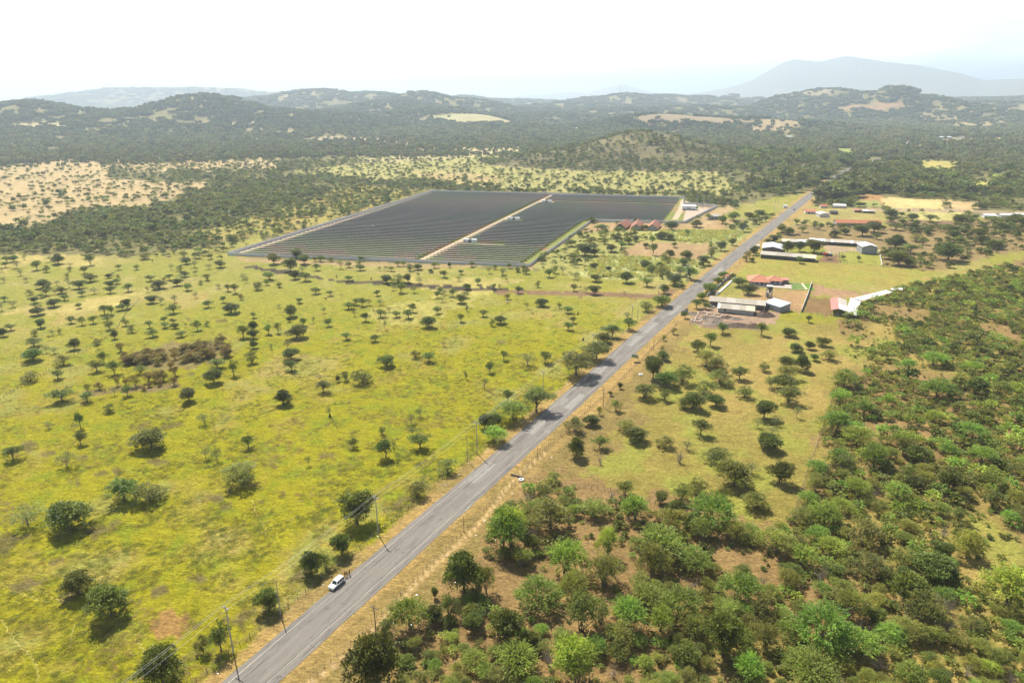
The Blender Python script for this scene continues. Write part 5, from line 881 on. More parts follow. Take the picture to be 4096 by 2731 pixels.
# ================================================================== fences and poles
POSTW = mat('weathered_wood', (0.17, 0.135, 0.105), 0.9, (4, .3)); WIRE = mat('fence_wire', (0.22, 0.20, 0.19), 0.6)
def fence(label, pts, spacing=2.4, h=1.35, thick=.07, wires=3):
    pts = [Vector((p.x, p.y, 0)) for p in pts]; o = empty('wire_fence', pts[0], 0, label=label, cat='fence', group='wire fences')
    seg = [(a, b) for a, b in zip(pts[:-1], pts[1:])]; pos = []
    for a, b in seg:
        n = max(1, round((b - a).length / spacing)); pos += [a + (b - a) * (i / n) for i in range(n)]
    pos.append(pts[-1]); rr = random.Random(len(pos)); ms = [MB().tube((0, 0, 0), (rr.uniform(-.12, .12), rr.uniform(-.12, .12), h * rr.uniform(.85, 1.2)), thick * rr.uniform(.8, 1.5), thick * rr.uniform(.6, 1), 5).mesh('post', POSTW) for _ in range(6)]
    for p in pos[:298]: link('post', rr.choice(ms), o, p - pts[0] + Vector((rr.uniform(-.15, .15), rr.uniform(-.15, .15), 0)), rr.uniform(0, 6))
    for k in range(wires):
        z = h * (k + 1) / (wires + .3); MB().path([p - pts[0] + Vector((0, 0, z)) for p in pos], .012, 3).build('wire', WIRE, o)
fence('post and wire fence along the left road verge', [T(14, -560, 1640), T(14, 80, 1110), T(14, 410, 855), T(14, 940, 420), T(14, 1400, 30), T(10, 1650, 1090), T(10, 1850, 950), T(10, 2250, 640), T(7, 400, 1530), T(7, 700, 1330), T(7, 1200, 925), T(7, 1420, 790), T(7, 1560, 680)], 3.0)
fence('leaning post fence along the right verge below the thicket', [T(14, 300, 1760), T(14, 520, 1545), T(14, 960, 1150), T(14, 1290, 820), T(14, 1575, 530), T(14, 1830, 270), T(14, 2075, 20), T(11, 60, 1200), T(11, 160, 1130), T(11, 300, 1100)], 2.0, 1.3, .06)
fence('crooked post fence along the right field roadside', [T(11, 190, 1060), T(11, 250, 985), T(11, 470, 785), T(11, 690, 580), T(11, 830, 450), T(11, 960, 340), T(11, 1130, 165), T(11, 1210, 95), T(7, 1320, 1150), T(7, 1440, 1040), T(7, 1510, 965)], 1.7, 1.45, .07)
fence('long post fence crossing the left pasture', [T(9, -60, 455), T(9, 0, 425), T(9, 350, 225), T(9, 600, 60), T(5, 810, 1155), T(5, 1000, 990), T(5, 1080, 860), T(5, 1190, 750), T(5, 1500, 640), T(5, 1800, 530), T(5, 1960, 480)], 2.2, 1.4, .08)
fence('post fence before the solar farm front wall', [T(5, 900, 390), T(5, 1500, 412), T(6, 0, 455), T(6, 700, 490), T(6, 1500, 520), T(6, 2352, 560), T(7, 700, 592), T(7, 1480, 640)], 2.8, 1.4, .07)
fence('dark fence between right field and thicket', [T(12, 730, 330), T(12, 690, 470), T(12, 560, 860), T(12, 500, 1010), T(12, 420, 1280), T(12, 345, 1500)], 1.8, 1.5, .07)
fence('fence along the thicket below the right field', [T(11, 330, 1120), T(11, 620, 1165), T(11, 1000, 1215), T(11, 1330, 1310), T(11, 2010, 1440)], 2.2, 1.3, .06)
fence('fence before the cattle pens', [T(8, 310, 838), T(8, 440, 850), T(8, 700, 892), T(8, 770, 905)], 2.6, 1.6, .06, 4)
fence('fence along the yard behind the truck', [T(8, 600, 340), T(8, 760, 345), T(8, 1110, 356)], 2.8, 1.5, .07)
fence('fence below the small green paddock', [T(8, 760, 345), T(8, 775, 436), T(8, 1120, 462)], 2.4, 1.4, .07)
fence('fence along the yard by the tan fields', [T(4, 1140, 1350), T(4, 1500, 1362), T(4, 1870, 1384), T(4, 1862, 1475)], 4, 1.4, .08)
fence('fence dividing the two tan fields', [T(4, 1640, 1282), T(4, 1668, 1362)], 4, 1.4, .08)
POLEC = mat('pole_concrete', (0.42, 0.40, 0.37), 0.8, (1.5, .12)); PINS = mat('porcelain', (0.62, 0.63, 0.64), 0.3)
def hfrom(b, t):
    g = G(*b); d = ray(*t); return CAMH + d[2] * g.y / d[1]
def pole(b, t, label, arm=True, wood=False, thick=.15):
    p = G(*b); h = hfrom(b, t); o = empty('power_pole' if arm else 'plain_pole', p, rz_to(RN), label=label, cat='pole', group='poles along the road')
    MB().tube((0, 0, 0), (0, 0, h), thick * 1.15, thick * .75, 8).build('shaft', POSTW if wood else POLEC, o)
    if arm:
        MB().box(-1.15, 1.15, -.07, .07, h - .75, h - .60).build('crossarm', GREYP if not wood else POSTW, o); MB().tube((-.6, .02, h - .68), (0, .02, h - 1.5), .03, .03, 4).tube((.6, .02, h - .68), (0, .02, h - 1.5), .03, .03, 4).build('brace', STEEL, o)
        for x in (-1.05, -.45, 1.05): MB().tube((x, 0, h - .6), (x, 0, h - .22), .07, .05, 6).build('insulator', PINS, o)
    return p, h
MAIN = [(S(13, 1997, 1312), S(13, 1937, 905), 'nearest concrete power pole with crossarm by the bottom road edge'), (S(14, 1098, 300), S(10, 1073, 1245), 'concrete power pole with crossarm above the parked white car'), (S(10, 1942, 885), S(10, 1932, 610), 'power pole with crossarm beside two dark verge trees'),
        (S(11, 368, 345), S(11, 366, 178), 'power pole with crossarm behind the umbrella tree'), (S(7, 790, 1248), S(7, 792, 1040), 'power pole with crossarm rising from an umbrella tree'), (S(7, 1127, 925), S(7, 1127, 795), 'power pole with crossarm next to a plain pole'), (S(7, 1345, 808), S(7, 1348, 632), 'power pole with crossarm before the ditch crossing'),
        (S(7, 1597, 598), S(7, 1597, 440), 'power pole by the lower corn corner'), (S(7, 1920, 355), S(7, 1927, 216), 'power pole by the upper corn'), (S(7, 2048, 255), S(7, 2052, 136), 'power pole past the upper corn'), (S(7, 2147, 180), S(7, 2152, 58), 'power pole near the grey ruin'), (S(4, 205, 1400), S(4, 205, 1280), 'far power pole near the entrance sign'), (S(4, 405, 1275), S(4, 407, 1190), 'far power pole by the tree tunnel')]
mp = [pole(*m) for m in MAIN]
for b, t, lb in ((S(14, 262, 985), S(14, 220, 688), 'tall plain grey pole left of the white car'), (S(10, 1860, 950), S(10, 1848, 730), 'plain pole close to a crossarm pole'), (S(7, 1173, 940), S(7, 1172, 790), 'plain pole with a box beside the crossarm pole'), (S(7, 1535, 645), S(7, 1535, 540), 'plain pole by the lower corn edge')): pole(b, t, lb, False, False, .13)
pole(S(14, 1078, 1140), S(14, 1072, 905), 'wooden pole with short arm on the near right verge', True, True, .13)
pole(S(11, 880, 487), S(11, 885, 328), 'wooden power pole with crossarm in the right field fence', True, True, .13)
for b, t, lb in ((S(14, 1830, 275), S(14, 1815, 145), 'thin wooden pole in the near right fence'), (S(11, 320, 925), S(11, 318, 815), 'thin wooden pole by the right fence corner'), (S(7, 1310, 1182), S(7, 1312, 1078), 'thin pole above the roadside billboard'), (S(7, 1960, 520), S(7, 1962, 468), 'thin pole at the garden wall'), (S(7, 2050, 455), S(7, 2054, 385), 'thin pole across from the corn'), (S(7, 2232, 285), S(7, 2236, 215), 'thin pole before the white truck'), (S(7, 2315, 222), S(7, 2318, 150), 'thin pole beyond the white truck'), (S(4, 245, 1560), S(4, 248, 1480), 'far thin pole on the right verge'), (S(4, 328, 1480), S(4, 330, 1420), 'far thin pole by the tiled house')): pole(b, t, lb, False, True, .09)
CABLE = mat('aluminium_cable', (0.55, 0.55, 0.55), 0.4, None, 0.3)
nb = mp[0][0] - RD * 52; chain = [(nb, mp[0][1])] + mp[:11]
for k, off in enumerate((-1.05, -.45, 1.05)):
    pts = []
    for (a, ha), (b, hb) in zip(chain[:-1], chain[1:]):
        for i in range(8):
            t = i / 8; q = a + (b - a) * t + RN * off; pts.append(Vector((q.x, q.y, ha + (hb - ha) * t - .2 - 1.1 * 4 * t * (1 - t) * min(1, (b - a).length / 60))))
    put(MB().path(pts, .022, 3).build('power_cable', CABLE), label='%s overhead cable strung along the crossarm poles' % ('outer field side', 'middle', 'road side')[k], cat='cable', group='overhead cables')

# ================================================================== buildings
def Z(n, x, y):
    a, b, k = {2: (2700, 1050, .20408), 3: (3180, 1050, .20408), 4: (2950, 900, .27636), 5: (3150, 680, .37202), 6: (2400, 740, .41667)}[n]; return a + x * k, b + y * k
FIBRO = corrugated('fibre_cement_sheet', (0.37, 0.335, 0.28), 0.8, (0.5, .14)); FIBRO2 = corrugated('worn_roof_sheet', (0.44, 0.41, 0.36), 0.8, (0.5, .14)); ZINC = corrugated('bright_zinc_sheet', (0.68, 0.70, 0.72), 0.5, (0.35, .16)); CREAM = corrugated('cream_sheet', (0.58, 0.53, 0.38), 0.7, (0.5, .08)); BLUEZ = corrugated('blue_zinc_sheet', (0.50, 0.54, 0.60), 0.5, (0.4, .08)); REDS = corrugated('faded_red_sheet', (0.44, 0.17, 0.145), 0.6, (0.4, .10))
TILE = corrugated('clay_tile', (0.42, 0.165, 0.085), 0.85, (1.1, .30), .45); TILE2 = corrugated('old_clay_tile', (0.28, 0.125, 0.080), 0.85, (0.9, .38), .45); TILE3 = corrugated('house_tile', (0.47, 0.20, 0.12), 0.8, (1.2, .14), .4)
PLANKW = corrugated('whitewashed_planks', (0.36, 0.35, 0.33), 0.9, (1.5, .4), .6); BRICKD = mat('dark_brick', (0.13, 0.10, 0.085), 0.9, (1.2, .3)); BLOCK = mat('grey_block', (0.30, 0.305, 0.32), 0.9, (.8, .15)); DARKW = mat('dark_plank', (0.075, 0.068, 0.062), .9, (1.2, .35)); PLAST = mat('pale_plaster', (0.58, 0.55, 0.52), .85, (.8, .1)); LILAC = mat('lilac_plaster', (0.36, 0.36, 0.46), .85, (.8, .08)); TERR = mat('pink_terrace', (0.50, 0.40, 0.35), .85, (1.2, .1)); OPEN_ = mat('dark_opening', (0.02, 0.02, 0.022), .9)
def shed(name, label, pl, pr, z, dep, rise, roofs, wall, roof='gable', over=.5, cat='shed', group=None, base=0.0, doors=(), posts=False, open_front=False):
    """pl, pr: the two ends of the near eave in the photograph, z its height; dep: depth away from the camera"""
    a = G(*pl, z); b = G(*pr, z); a.z = b.z = 0; L = (b - a).length; d = (b - a).normalized()
    o = empty(name, a + Vector((0, 0, 0)), rz_to(d), label=label, cat=cat, group=group)
    ns = len(roofs); t = .12
    if roof == 'end':  # ridge runs away from the camera
        for k, (x0, x1, z0, z1) in enumerate(((0, L / 2, z, z + rise), (L / 2, L, z + rise, z))):
            MB().slab([(x0 - (over if k == 0 else 0), -over, z0 - (rise / (L / 2) * over if k == 0 else 0)), (x1 + (over if k else 0), -over, z1 - (rise / (L / 2) * over if k else 0)), (x1 + (over if k else 0), dep + over, z1 - (rise / (L / 2) * over if k else 0)), (x0 - (over if k == 0 else 0), dep + over, z0 - (rise / (L / 2) * over if k == 0 else 0))], t).build('roof_slope', roofs[k % ns], o)
        zt = z - .15
        MB().add([(0, 0, 0), (L, 0, 0), (L, 0, zt), (L / 2, 0, zt + rise), (0, 0, zt)], [(0, 1, 2, 3, 4)]).add([(0, .15, 0), (L, .15, 0), (L, .15, zt), (L / 2, .15, zt + rise), (0, .15, zt)], [(4, 3, 2, 1, 0)]).build('gable_wall', wall, o)
        MB().box(0.003, .15, .151, dep, 0, zt).build('wall', wall, o); MB().box(L - .15, L - .003, .151, dep, 0, zt).build('wall', wall, o); MB().box(0.15, L - .15, dep - .15, dep, 0, zt).build('wall', wall, o)
    else:
        fr = list(np.cumsum([w for _m, w in roofs])) if isinstance(roofs[0], tuple) else [(i + 1) / ns for i in range(ns)]; ms = [r[0] if isinstance(r, tuple) else r for r in roofs]; fr = [f / fr[-1] for f in fr]
        x0 = -over
        zr = z + rise; ym = dep / 2 if roof == 'gable' else dep
        for k, f in enumerate(fr):
            x1 = L * f if k < ns - 1 else L + over; lift = .02 * (k % 2)
            MB().slab([(x0, -over, z - rise / ym * over + lift), (x1 - .02, -over, z - rise / ym * over + lift), (x1 - .02, ym, zr + lift), (x0, ym, zr + lift)], t).build('roof_sheet', ms[k], o)
            if roof == 'gable': MB().slab([(x0, ym + .01, zr + lift), (x1 - .02, ym + .01, zr + lift), (x1 - .02, dep + over, z - rise / ym * over + lift), (x0, dep + over, z - rise / ym * over + lift)], t).build('roof_sheet', ms[k], o)
            x0 = x1
        zt = z - .16; zb = zt if roof == 'gable' else zr - .16
        if not open_front: MB().box(0, L, 0, .15, base, zt).build('wall', wall, o)
        MB().box(0, L, dep - .15, dep, base, zb).build('wall', wall, o)
        for x in (0, L - .15): MB().add([(x, .151, base), (x, dep - .151, base), (x, dep - .151, zb), (x, ym if roof == 'gable' else dep - .16, zr - .16), (x, .151, zt)], [(0, 1, 2, 3, 4)]).add([(x + .15, .151, base), (x + .15, dep - .151, base), (x + .15, dep - .151, zb), (x + .15, ym if roof == 'gable' else dep - .16, zr - .16), (x + .15, .151, zt)], [(4, 3, 2, 1, 0)]).build('wall', wall, o)
        if posts:
            n = int(L / 4)
            for i in range(n + 1): MB().box(L * i / n - .09, L * i / n + .09, -.12, -.003, 0, zt).build('post', PLAST, o)
    for x, w, h0, h1, m in doors: MB().box(L * x, L * x + w, -.06, -.004, h0, h1).build('door' if h0 == 0 else 'window', m, o)
    return o, L
# farm nearest the road
shed('long_shed', 'long grey fibre-cement roofed shed below the tiled house', Z(2, 680, 748), Z(2, 1765, 838), 3.2, 10, 1.6, [(FIBRO, 2), (FIBRO2, 1.2), (FIBRO, 2.4), (FIBRO2, 1)], BRICKD, posts=True)
shed('plank_shed', 'lower patched shed with cream sheets and whitewashed plank wall', Z(2, 848, 880), Z(2, 1550, 945), 3.0, 9, 1.5, [(ZINC, .25), (FIBRO, 1.6), (FIBRO2, 1.2), (FIBRO, .8), (CREAM, 1.2)], PLANKW, doors=((.16, 1.4, 1.2, 2.2, OPEN_),), base=0)
shed('lean_to_shed', 'blue-grey metal roofed shed at the long shed end', Z(2, 1745, 770), Z(2, 2060, 868), 3.6, 9, 1.2, [BLUEZ, BLUEZ], BLOCK, roof='mono', doors=((.25, 1.2, 1.0, 2.0, OPEN_),))
def water_tower():
    o = empty('water_tower', G(*Z(2, 1845, 690)), rz_to(FE), label='open concrete water tower frame beside the long shed', cat='tower')
    for x in (-1.5, 1.5):
        for y in (0, 3): MB().box(x - .18, x + .18, y - .18, y + .18, 0, 7.2).build('column', BLOCK, o)
    MB().box(-1.9, 1.9, -.4, 3.4, 7.2, 7.45).build('roof_slab', PLAST, o); MB().box(-1.3, 1.3, .2, 2.8, 5.2, 7.1).build('brick_infill', BRICKD, o); MB().box(-1.7, 1.7, -.2, 3.2, 3.2, 3.4).build('floor_slab', PLAST, o); MB().box(-1.3, -.2, .25, 2.8, 0, 3.1).build('store', BLOCK, o)
    t = MB(); t.tube((.3, 1.5, 3.4), (.3, 1.5, 4.7), .75, .75, 12).build('tank', DARKM, o); MB().slab([(-1.2, -.6, 3.2), (-.7, -.6, 3.25), (1.0, -.6, .2), (.5, -.6, .15)], .12).build('stair', PLAST, o)
water_tower()
def hip(o, x0, x1, y0, y1, z, rise, m, ov=.9):
    x0 -= ov; x1 += ov; y0 -= ov; y1 += ov; r = min(x1 - x0, y1 - y0) / 2
    if x1 - x0 > y1 - y0: a, b = (x0 + r, (y0 + y1) / 2, z + rise), (x1 - r, (y0 + y1) / 2, z + rise)
    else: a, b = ((x0 + x1) / 2, y0 + r, z + rise), ((x0 + x1) / 2, y1 - r, z + rise)
    c = [(x0, y0, z), (x1, y0, z), (x1, y1, z), (x0, y1, z)]
    fs = [[c[0], c[1], b, a], [c[1], c[2], b], [c[2], c[3], a, b], [c[3], c[0], a]] if x1 - x0 > y1 - y0 else [[c[0], c[1], a], [c[1], c[2], b, a], [c[2], c[3], b], [c[3], c[0], a, b]]
    for f in fs: MB().slab(f, .16).build('roof_slope', m, o)
    mm = MB()
    for p, q in ((c[0], a), (c[1], a if x1 - x0 <= y1 - y0 else b), (c[2], b), (c[3], b if x1 - x0 <= y1 - y0 else a), (a, b)):
        if (Vector(p) - Vector(q)).length > .1: mm.tube(Vector(p) + Vector((0, 0, .05)), Vector(q) + Vector((0, 0, .05)), .14, .14, 5)
    mm.build('ridge_tiles', mat('ridge_mortar', (.55, .33, .25), .85), o)
def villa():
    p = G(*Z(2, 1470, 375), 3.0); q = G(*Z(2, 1845, 392), 3.0); p.z = q.z = 0; d = (q - p).normalized(); L = (q - p).length
    o = empty('tiled_villa', p, rz_to(d), label='terracotta hip-roofed house with porch columns and pink terrace', cat='house')
    MB().box(2.2, L - .3, 3.2, 15, 0, 3).build('wall', LILAC, o); MB().box(L, L + 9.5, 6.5, 15, 0, 3).build('wall', LILAC, o); MB().box(L + 9.51, L + 14, 9, 14.5, 0, 2.8).build('annex_wall', BRICKD, o); MB().box(L + 9.0, L + 14.6, 8.5, 15, 2.85, 3.05).build('annex_roof', REDS, o)
    hip(o, .2, L, .6, 15, 3.05, 3.2, TILE3); hip(o, L + .6, L + 9, 5.6, 15, 3.0, 2.3, TILE3)
    for x in np.linspace(.6, L - .4, 5): MB().box(x - .16, x + .16, .5, .82, 0, 3).build('column', WHITE, o)
    for x in (L + 1.4, L + 8.2): MB().box(x - .16, x + .16, 4.9, 5.2, 0, 3).build('column', WHITE, o)
    MB().box(-.4, L + 14.5, -2.2, 3.1, 0.02, .25).build('terrace', TERR, o); MB().box(L + 9.6, L + 15.5, 3.101, 8.8, 0.02, .25).build('terrace', TERR, o)
    for x in (4, 8): MB().box(x, x + 1.3, 3.12, 3.19, .3, 2.5).build('door', BRICKD, o)
    for x in (L + 3, L + 6): MB().box(x, x + 1.2, 6.42, 6.49, 1.1, 2.2).build('window', OPEN_, o)
    r = MB()
    for x in np.linspace(0, L + 14, 18): r.box(x - .05, x + .05, -2.3, -2.2, .25, 1.1)
    r.box(0, L + 14, -2.29, -2.21, 1.1, 1.18).build('railing', WHITE, o)
    # lawn terraces right of the house
    LAWNM = mat('watered_lawn', LAWN, .95, (1.5, .2), 0, .1); KERB = mat('cream_kerb', (.55, .48, .34), .85, (1, .1))
    g = empty('terraced_lawn', T(8, 310, 655), rz_to((T(8, 490, 664) - T(8, 310, 655)).normalized()), label='bright green stepped lawn with cream kerbs beside the tiled house', cat='lawn')
    w = (T(8, 490, 664) - T(8, 310, 655)).length; dp = 17
    MB().box(0, w + 5, -.5, dp, .015, .06).build('turf', LAWNM, g)
    for y in np.linspace(.4, dp - .6, 4): MB().box(1, w, y - .25, y + .25, .061, .4).build('kerb', KERB, g)
    MB().box(w - 1, w + .4, .66, dp - .86, .062, .38).build('kerb', KERB, g)
villa()
def runwall(name, label, pts, h, th, m, cat='wall', posts=None):
    pts = [Vector((p.x, p.y, 0)) for p in pts]; o = empty(name, pts[0], 0, label=label, cat=cat)
    for a, b in zip(pts[:-1], pts[1:]):
        d = (b - a).normalized(); n = Vector((-d.y, d.x, 0)) * th / 2; A, B = a - pts[0], b - pts[0]; up = Vector((0, 0, h))
        MB().slab([A - n + up, B - n + up, B + n + up, A + n + up], h).build('wall_run', m, o)
        if posts:
            k = max(1, round((b - a).length / posts))
            for i in range(k + 1): q = A + (B - A) * (i / k); MB().box(q.x - th, q.x + th, q.y - th, q.y + th, 0, h + .35).build('pillar', PLAST, o)
    return o
runwall('garden_wall', 'stone garden wall with pillars along the road below the trees', [G(*Z(2, 640, 660)), G(*Z(2, 830, 510)), G(*Z(2, 960, 385)), G(*Z(2, 1115, 255))], 1.7, .3, BLOCK, posts=4)
runwall('garden_path_wall', 'long white garden path wall inside the villa gate', [G(*Z(2, 800, 645)), G(*Z(2, 930, 535)), G(*Z(2, 1190, 300))], .7, 1.2, WHITE)
runwall('yard_wall', 'pale concrete wall between villa yard and pens', [T(8, 527, 608), T(8, 492, 715), T(8, 438, 852)], 1.9, .25, PLAST)
runwall('paddock_wall', 'low concrete wall at the green paddock end', [T(8, 1102, 330), T(8, 1130, 460)], 1.5, .25, PLAST)
runwall('gate_wall', 'grey rendered gate wall at the building site entrance', [G(*Z(2, 115, 1035)), G(*Z(2, 250, 960))], 2.6, .3, BLOCK)
runwall('yard_gate_wall', 'short brick gate wall by the white truck', [G(*Z(4, 480, 262)), G(*Z(4, 560, 200))], 2.2, .3, BRICKD)
def gazebo():
    o = empty('gate_shelter', G(*Z(2, 1010, 320)), rz_to(RD), label='small red-tiled gate shelter on the garden wall', cat='shelter')
    for x in (-1.8, 1.8):
        for y in (-1.2, 1.2): MB().box(x - .12, x + .12, y - .12, y + .12, 0, 2.6).build('post', PLAST, o)
    hip(o, -2, 2, -1.4, 1.4, 2.6, .9, TILE3, .4)
gazebo()
# building site: footings, heaps
FOOT = mat('raw_footing', (0.47, 0.40, 0.33), .9, (1, .12)); HEAP = mat('dug_soil', (0.125, 0.092, 0.072), .95, (1.2, .35), 0, .1, (1.5, .8, .4)); HEAP2 = mat('grey_gravel_heap', (0.24, 0.20, 0.165), .95, (1.2, .2), 0, .1, (2, .6, .3))
def footings():
    o = empty('foundation_walls', G(*Z(2, 305, 1155)), 0, label='low pale footing walls of an unfinished building', cat='foundation'); b0 = o.location.copy()
    for a, b in (((305, 1155), (490, 1178)), ((490, 1178), (535, 1125)), ((535, 1125), (395, 1108)), ((305, 1155), (350, 1105)), ((375, 1160), (400, 1110)), ((395, 1108), (470, 985)), ((470, 985), (600, 995)), ((600, 1055), (640, 1010)), ((640, 1010), (780, 1022)), ((735, 1070), (780, 1022)), ((600, 1055), (735, 1070)), ((780, 1022), (930, 1035)), ((870, 1090), (930, 1035)), ((735, 1070), (870, 1090))):
        A, B = G(*Z(2, *a)) - b0, G(*Z(2, *b)) - b0; d = (B - A).normalized(); n = Vector((-d.y, d.x, 0)) * .22; up = Vector((0, 0, .55)); MB().slab([A - n + up, B - n + up, B + n + up, A + n + up], .55).build('footing', FOOT, o)
    for x, y in ((350, 1090), (540, 1110), (735, 1060), (868, 1080), (600, 1015), (410, 1040)): q = G(*Z(2, x, y)) - b0; MB().tube(q, q + Vector((0, 0, 4.2)), .07, .07, 5).build('starter_post', POSTW, o)
footings()
def heap(x, y, w, dpt, h, m, label, zn=2):
    rng = np.random.default_rng(int(x + y)); n = 18; v = []; f = []
    for j in range(n + 1):
        for i in range(n + 1):
            a = (i / n - .5) * 2; b = (j / n - .5) * 2; r = math.hypot(a, b); v.append((a * w / 2, b * dpt / 2, max(0, (1 - r)) ** .8 * h * (0.75 + .5 * rng.random()) - .03))
    for j in range(n):
        for i in range(n): k = j * (n + 1) + i; f.append((k, k + 1, k + n + 2, k + n + 1))
    me = bpy.data.meshes.new('soil_heap'); me.from_pydata(v, [], f); me.materials.append(m); put(link('soil_heap', me, None, G(*Z(zn, x, y)) if zn else None), label=label, cat='heap', group='heaps of soil at the building site')
heap(1745, 1040, 13, 9, 3.0, HEAP, 'tallest dark soil heap before the plank shed'); heap(1230, 985, 16, 6, 1.7, HEAP, 'long rubble heap under the plank shed wall'); heap(1535, 1260, 12, 7, 1.8, HEAP, 'dark soil heap at the site right edge'); heap(1220, 1240, 16, 8, 1.7, HEAP, 'wide dark heap at the site lower edge'); heap(1030, 1085, 9, 5, 1.4, HEAP, 'brown heap right of the footings'); heap(1200, 1115, 9, 5, 1.3, HEAP2, 'grey heap next to the brown heap'); heap(790, 1120, 10, 6, 1.5, HEAP2, 'grey gravel heap below the footings middle'); heap(590, 1100, 7, 5, 1.5, HEAP2, 'grey gravel heap inside the footings'); heap(340, 1010, 8, 6, 1.6, HEAP2, 'grey heap behind the gate wall'); heap(800, 1200, 16, 6, 1.4, HEAP2, 'long grey spoil ridge below the footings'); heap(1330, 508, 7, 4, 1.3, HEAP, 'small dark heap by the red truck', 4); heap(865, 150, 8, 4, 1.6, HEAP, 'dark heap beyond the long sheds', 4)
# barns by the pens
def pen_barn():
    a = G(*Z(3, 715, 925), 3.4); b = G(*Z(3, 1030, 958), 3.4); c = G(*Z(3, 830, 715), 3.4); a.z = b.z = c.z = 0
    d = (b - a).normalized(); L = (b - a).length; dep = abs((c - a).dot(Vector((-d.y, d.x, 0))))
    o = empty('open_barn', a, rz_to(d), label='open barn with red and white sheet roof over dark pens', cat='barn')
    xr = L * .44; zr = 4.6
    MB().slab([(-.3, -.3, 3.3), (xr, -.3, zr), (xr, dep, zr), (-.3, dep, 3.3)], .1).build('roof_sheet', REDS, o); MB().slab([(xr + .01, -.3, zr), (L + .3, -.3, 3.3), (L + .3, dep * .45, 3.3), (xr + .01, dep * .45, zr)], .1).build('roof_sheet', ZINC, o); MB().slab([(xr + .01, dep * .45 + .01, zr + .02), (L + .3, dep * .45 + .01, 3.32), (L + .3, dep, 3.32), (xr + .01, dep, zr + .02)], .1).build('roof_sheet', FIBRO2, o)
    for x in (0, xr, L):
        for y in (0, dep / 2, dep - .3): MB().tube((x, y, 0), (x, y, 3.25 if x != xr else 4.45), .09, .09, 6).build('post', STEEL, o)
    for x0, x1 in ((0, xr), (xr, L)):
        for z in (.5, 1.0, 1.5): MB().tube((x0, .02, z), (x1, .02, z), .04, .04, 4).build('rail', STEEL, o)
    a2 = G(*Z(3, 985, 1000), 2.7); b2 = G(*Z(3, 1210, 1030), 2.7); c2 = G(*Z(3, 1150, 695), 2.9); a2.z = b2.z = c2.z = 0; d2 = (b2 - a2).normalized(); n2 = Vector((-d2.y, d2.x, 0)); dp2 = (c2 - a2).dot(n2); L2 = (b2 - a2).length
    o2 = empty('low_barn', a2, rz_to(d2), label='lower white metal roof joined to the red barn', cat='barn')
    MB().slab([(0, 0, 2.8), (L2, 0, 2.5), (L2, dp2, 2.5), (0, dp2, 2.8)], .1).build('roof_sheet', ZINC, o2)
    for x in (.2, L2 - .2):
        for y in np.linspace(.2, dp2 - .2, 4): MB().tube((x, y, 0), (x, y, 2.4), .09, .09, 6).build('post', STEEL, o2)
    for z in (.5, 1.0, 1.5): MB().tube((0, .02, z), (L2, .02, z), .04, .04, 4).build('rail', STEEL, o2)
pen_barn()
def roof_on_posts(name, label, quad, z0, z1, m):
    """quad: near left, near right, far right, far left in the photograph"""
    ps = [G(*Z(3, *q), zz) for q, zz in zip(quad, (z0, z0, z1, z1))]; o = empty(name, (ps[0].x, ps[0].y, 0), 0, label=label, cat='barn'); b = Vector((ps[0].x, ps[0].y, 0)); n = 8
    for i in range(n):
        t0, t1 = i / n, (i + 1) / n - .002; lo = ps[0] + (ps[3] - ps[0]) * t0 - b, ps[0] + (ps[3] - ps[0]) * t1 - b; hi = ps[1] + (ps[2] - ps[1]) * t0 - b, ps[1] + (ps[2] - ps[1]) * t1 - b
        MB().slab([lo[0], hi[0], hi[1], lo[1]], .08).build('roof_sheet', m, o)
    for p in ps: q = p - b; MB().tube((q.x, q.y, 0), (q.x, q.y, q.z - .1), .1, .1, 6).build('post', STEEL, o)
roof_on_posts('milking_barn', 'long white metal roof half hidden by the thicket', [(1140, 695), (1310, 745), (1915, 578), (1790, 537)], 3.2, 3.4, ZINC)
roof_on_posts('metal_canopy', 'small white metal roof at the thicket edge', [(1870, 535), (2120, 530), (2110, 498), (1885, 497)], 2.8, 3.2, ZINC)
# second farm
shed('long_barn', 'long dark-walled shed with pale roof beside mango trees', Z(4, 340, 420), Z(4, 1130, 482), 3.2, 9, 1.7, [(FIBRO2, 2), (FIBRO, 2), (FIBRO2, 1.4), (CREAM, 1.6)], DARKW)
shed('brick_barn', 'brick barn with blue-grey gabled metal roof by the road', Z(4, 365, 330), Z(4, 650, 350), 4.2, 20, 1.6, [BLUEZ, BLUEZ], BRICKD, roof='end', cat='barn')
shed('low_shed', 'low shed with half white roof behind mango trees', Z(4, 650, 235), Z(4, 1040, 250), 3.0, 9, 1.4, [(CREAM, 1), (FIBRO2, 1.2), (ZINC, 1.5)], DARKW)
shed('chicken_shed', 'very long patched roof shed ending at the block barn', Z(4, 1050, 224), Z(4, 1795, 268), 3.0, 9, 1.4, [(ZINC, 2.4), (FIBRO, .9), (ZINC, .35), (FIBRO2, 2.6), (ZINC, .5), (FIBRO, 1.2)], DARKW)
shed('block_barn', 'tall white gabled barn with grey block walls', Z(4, 1812, 312), Z(4, 2030, 318), 6.0, 13, 1.7, [ZINC, ZINC], BLOCK, roof='end', cat='barn')
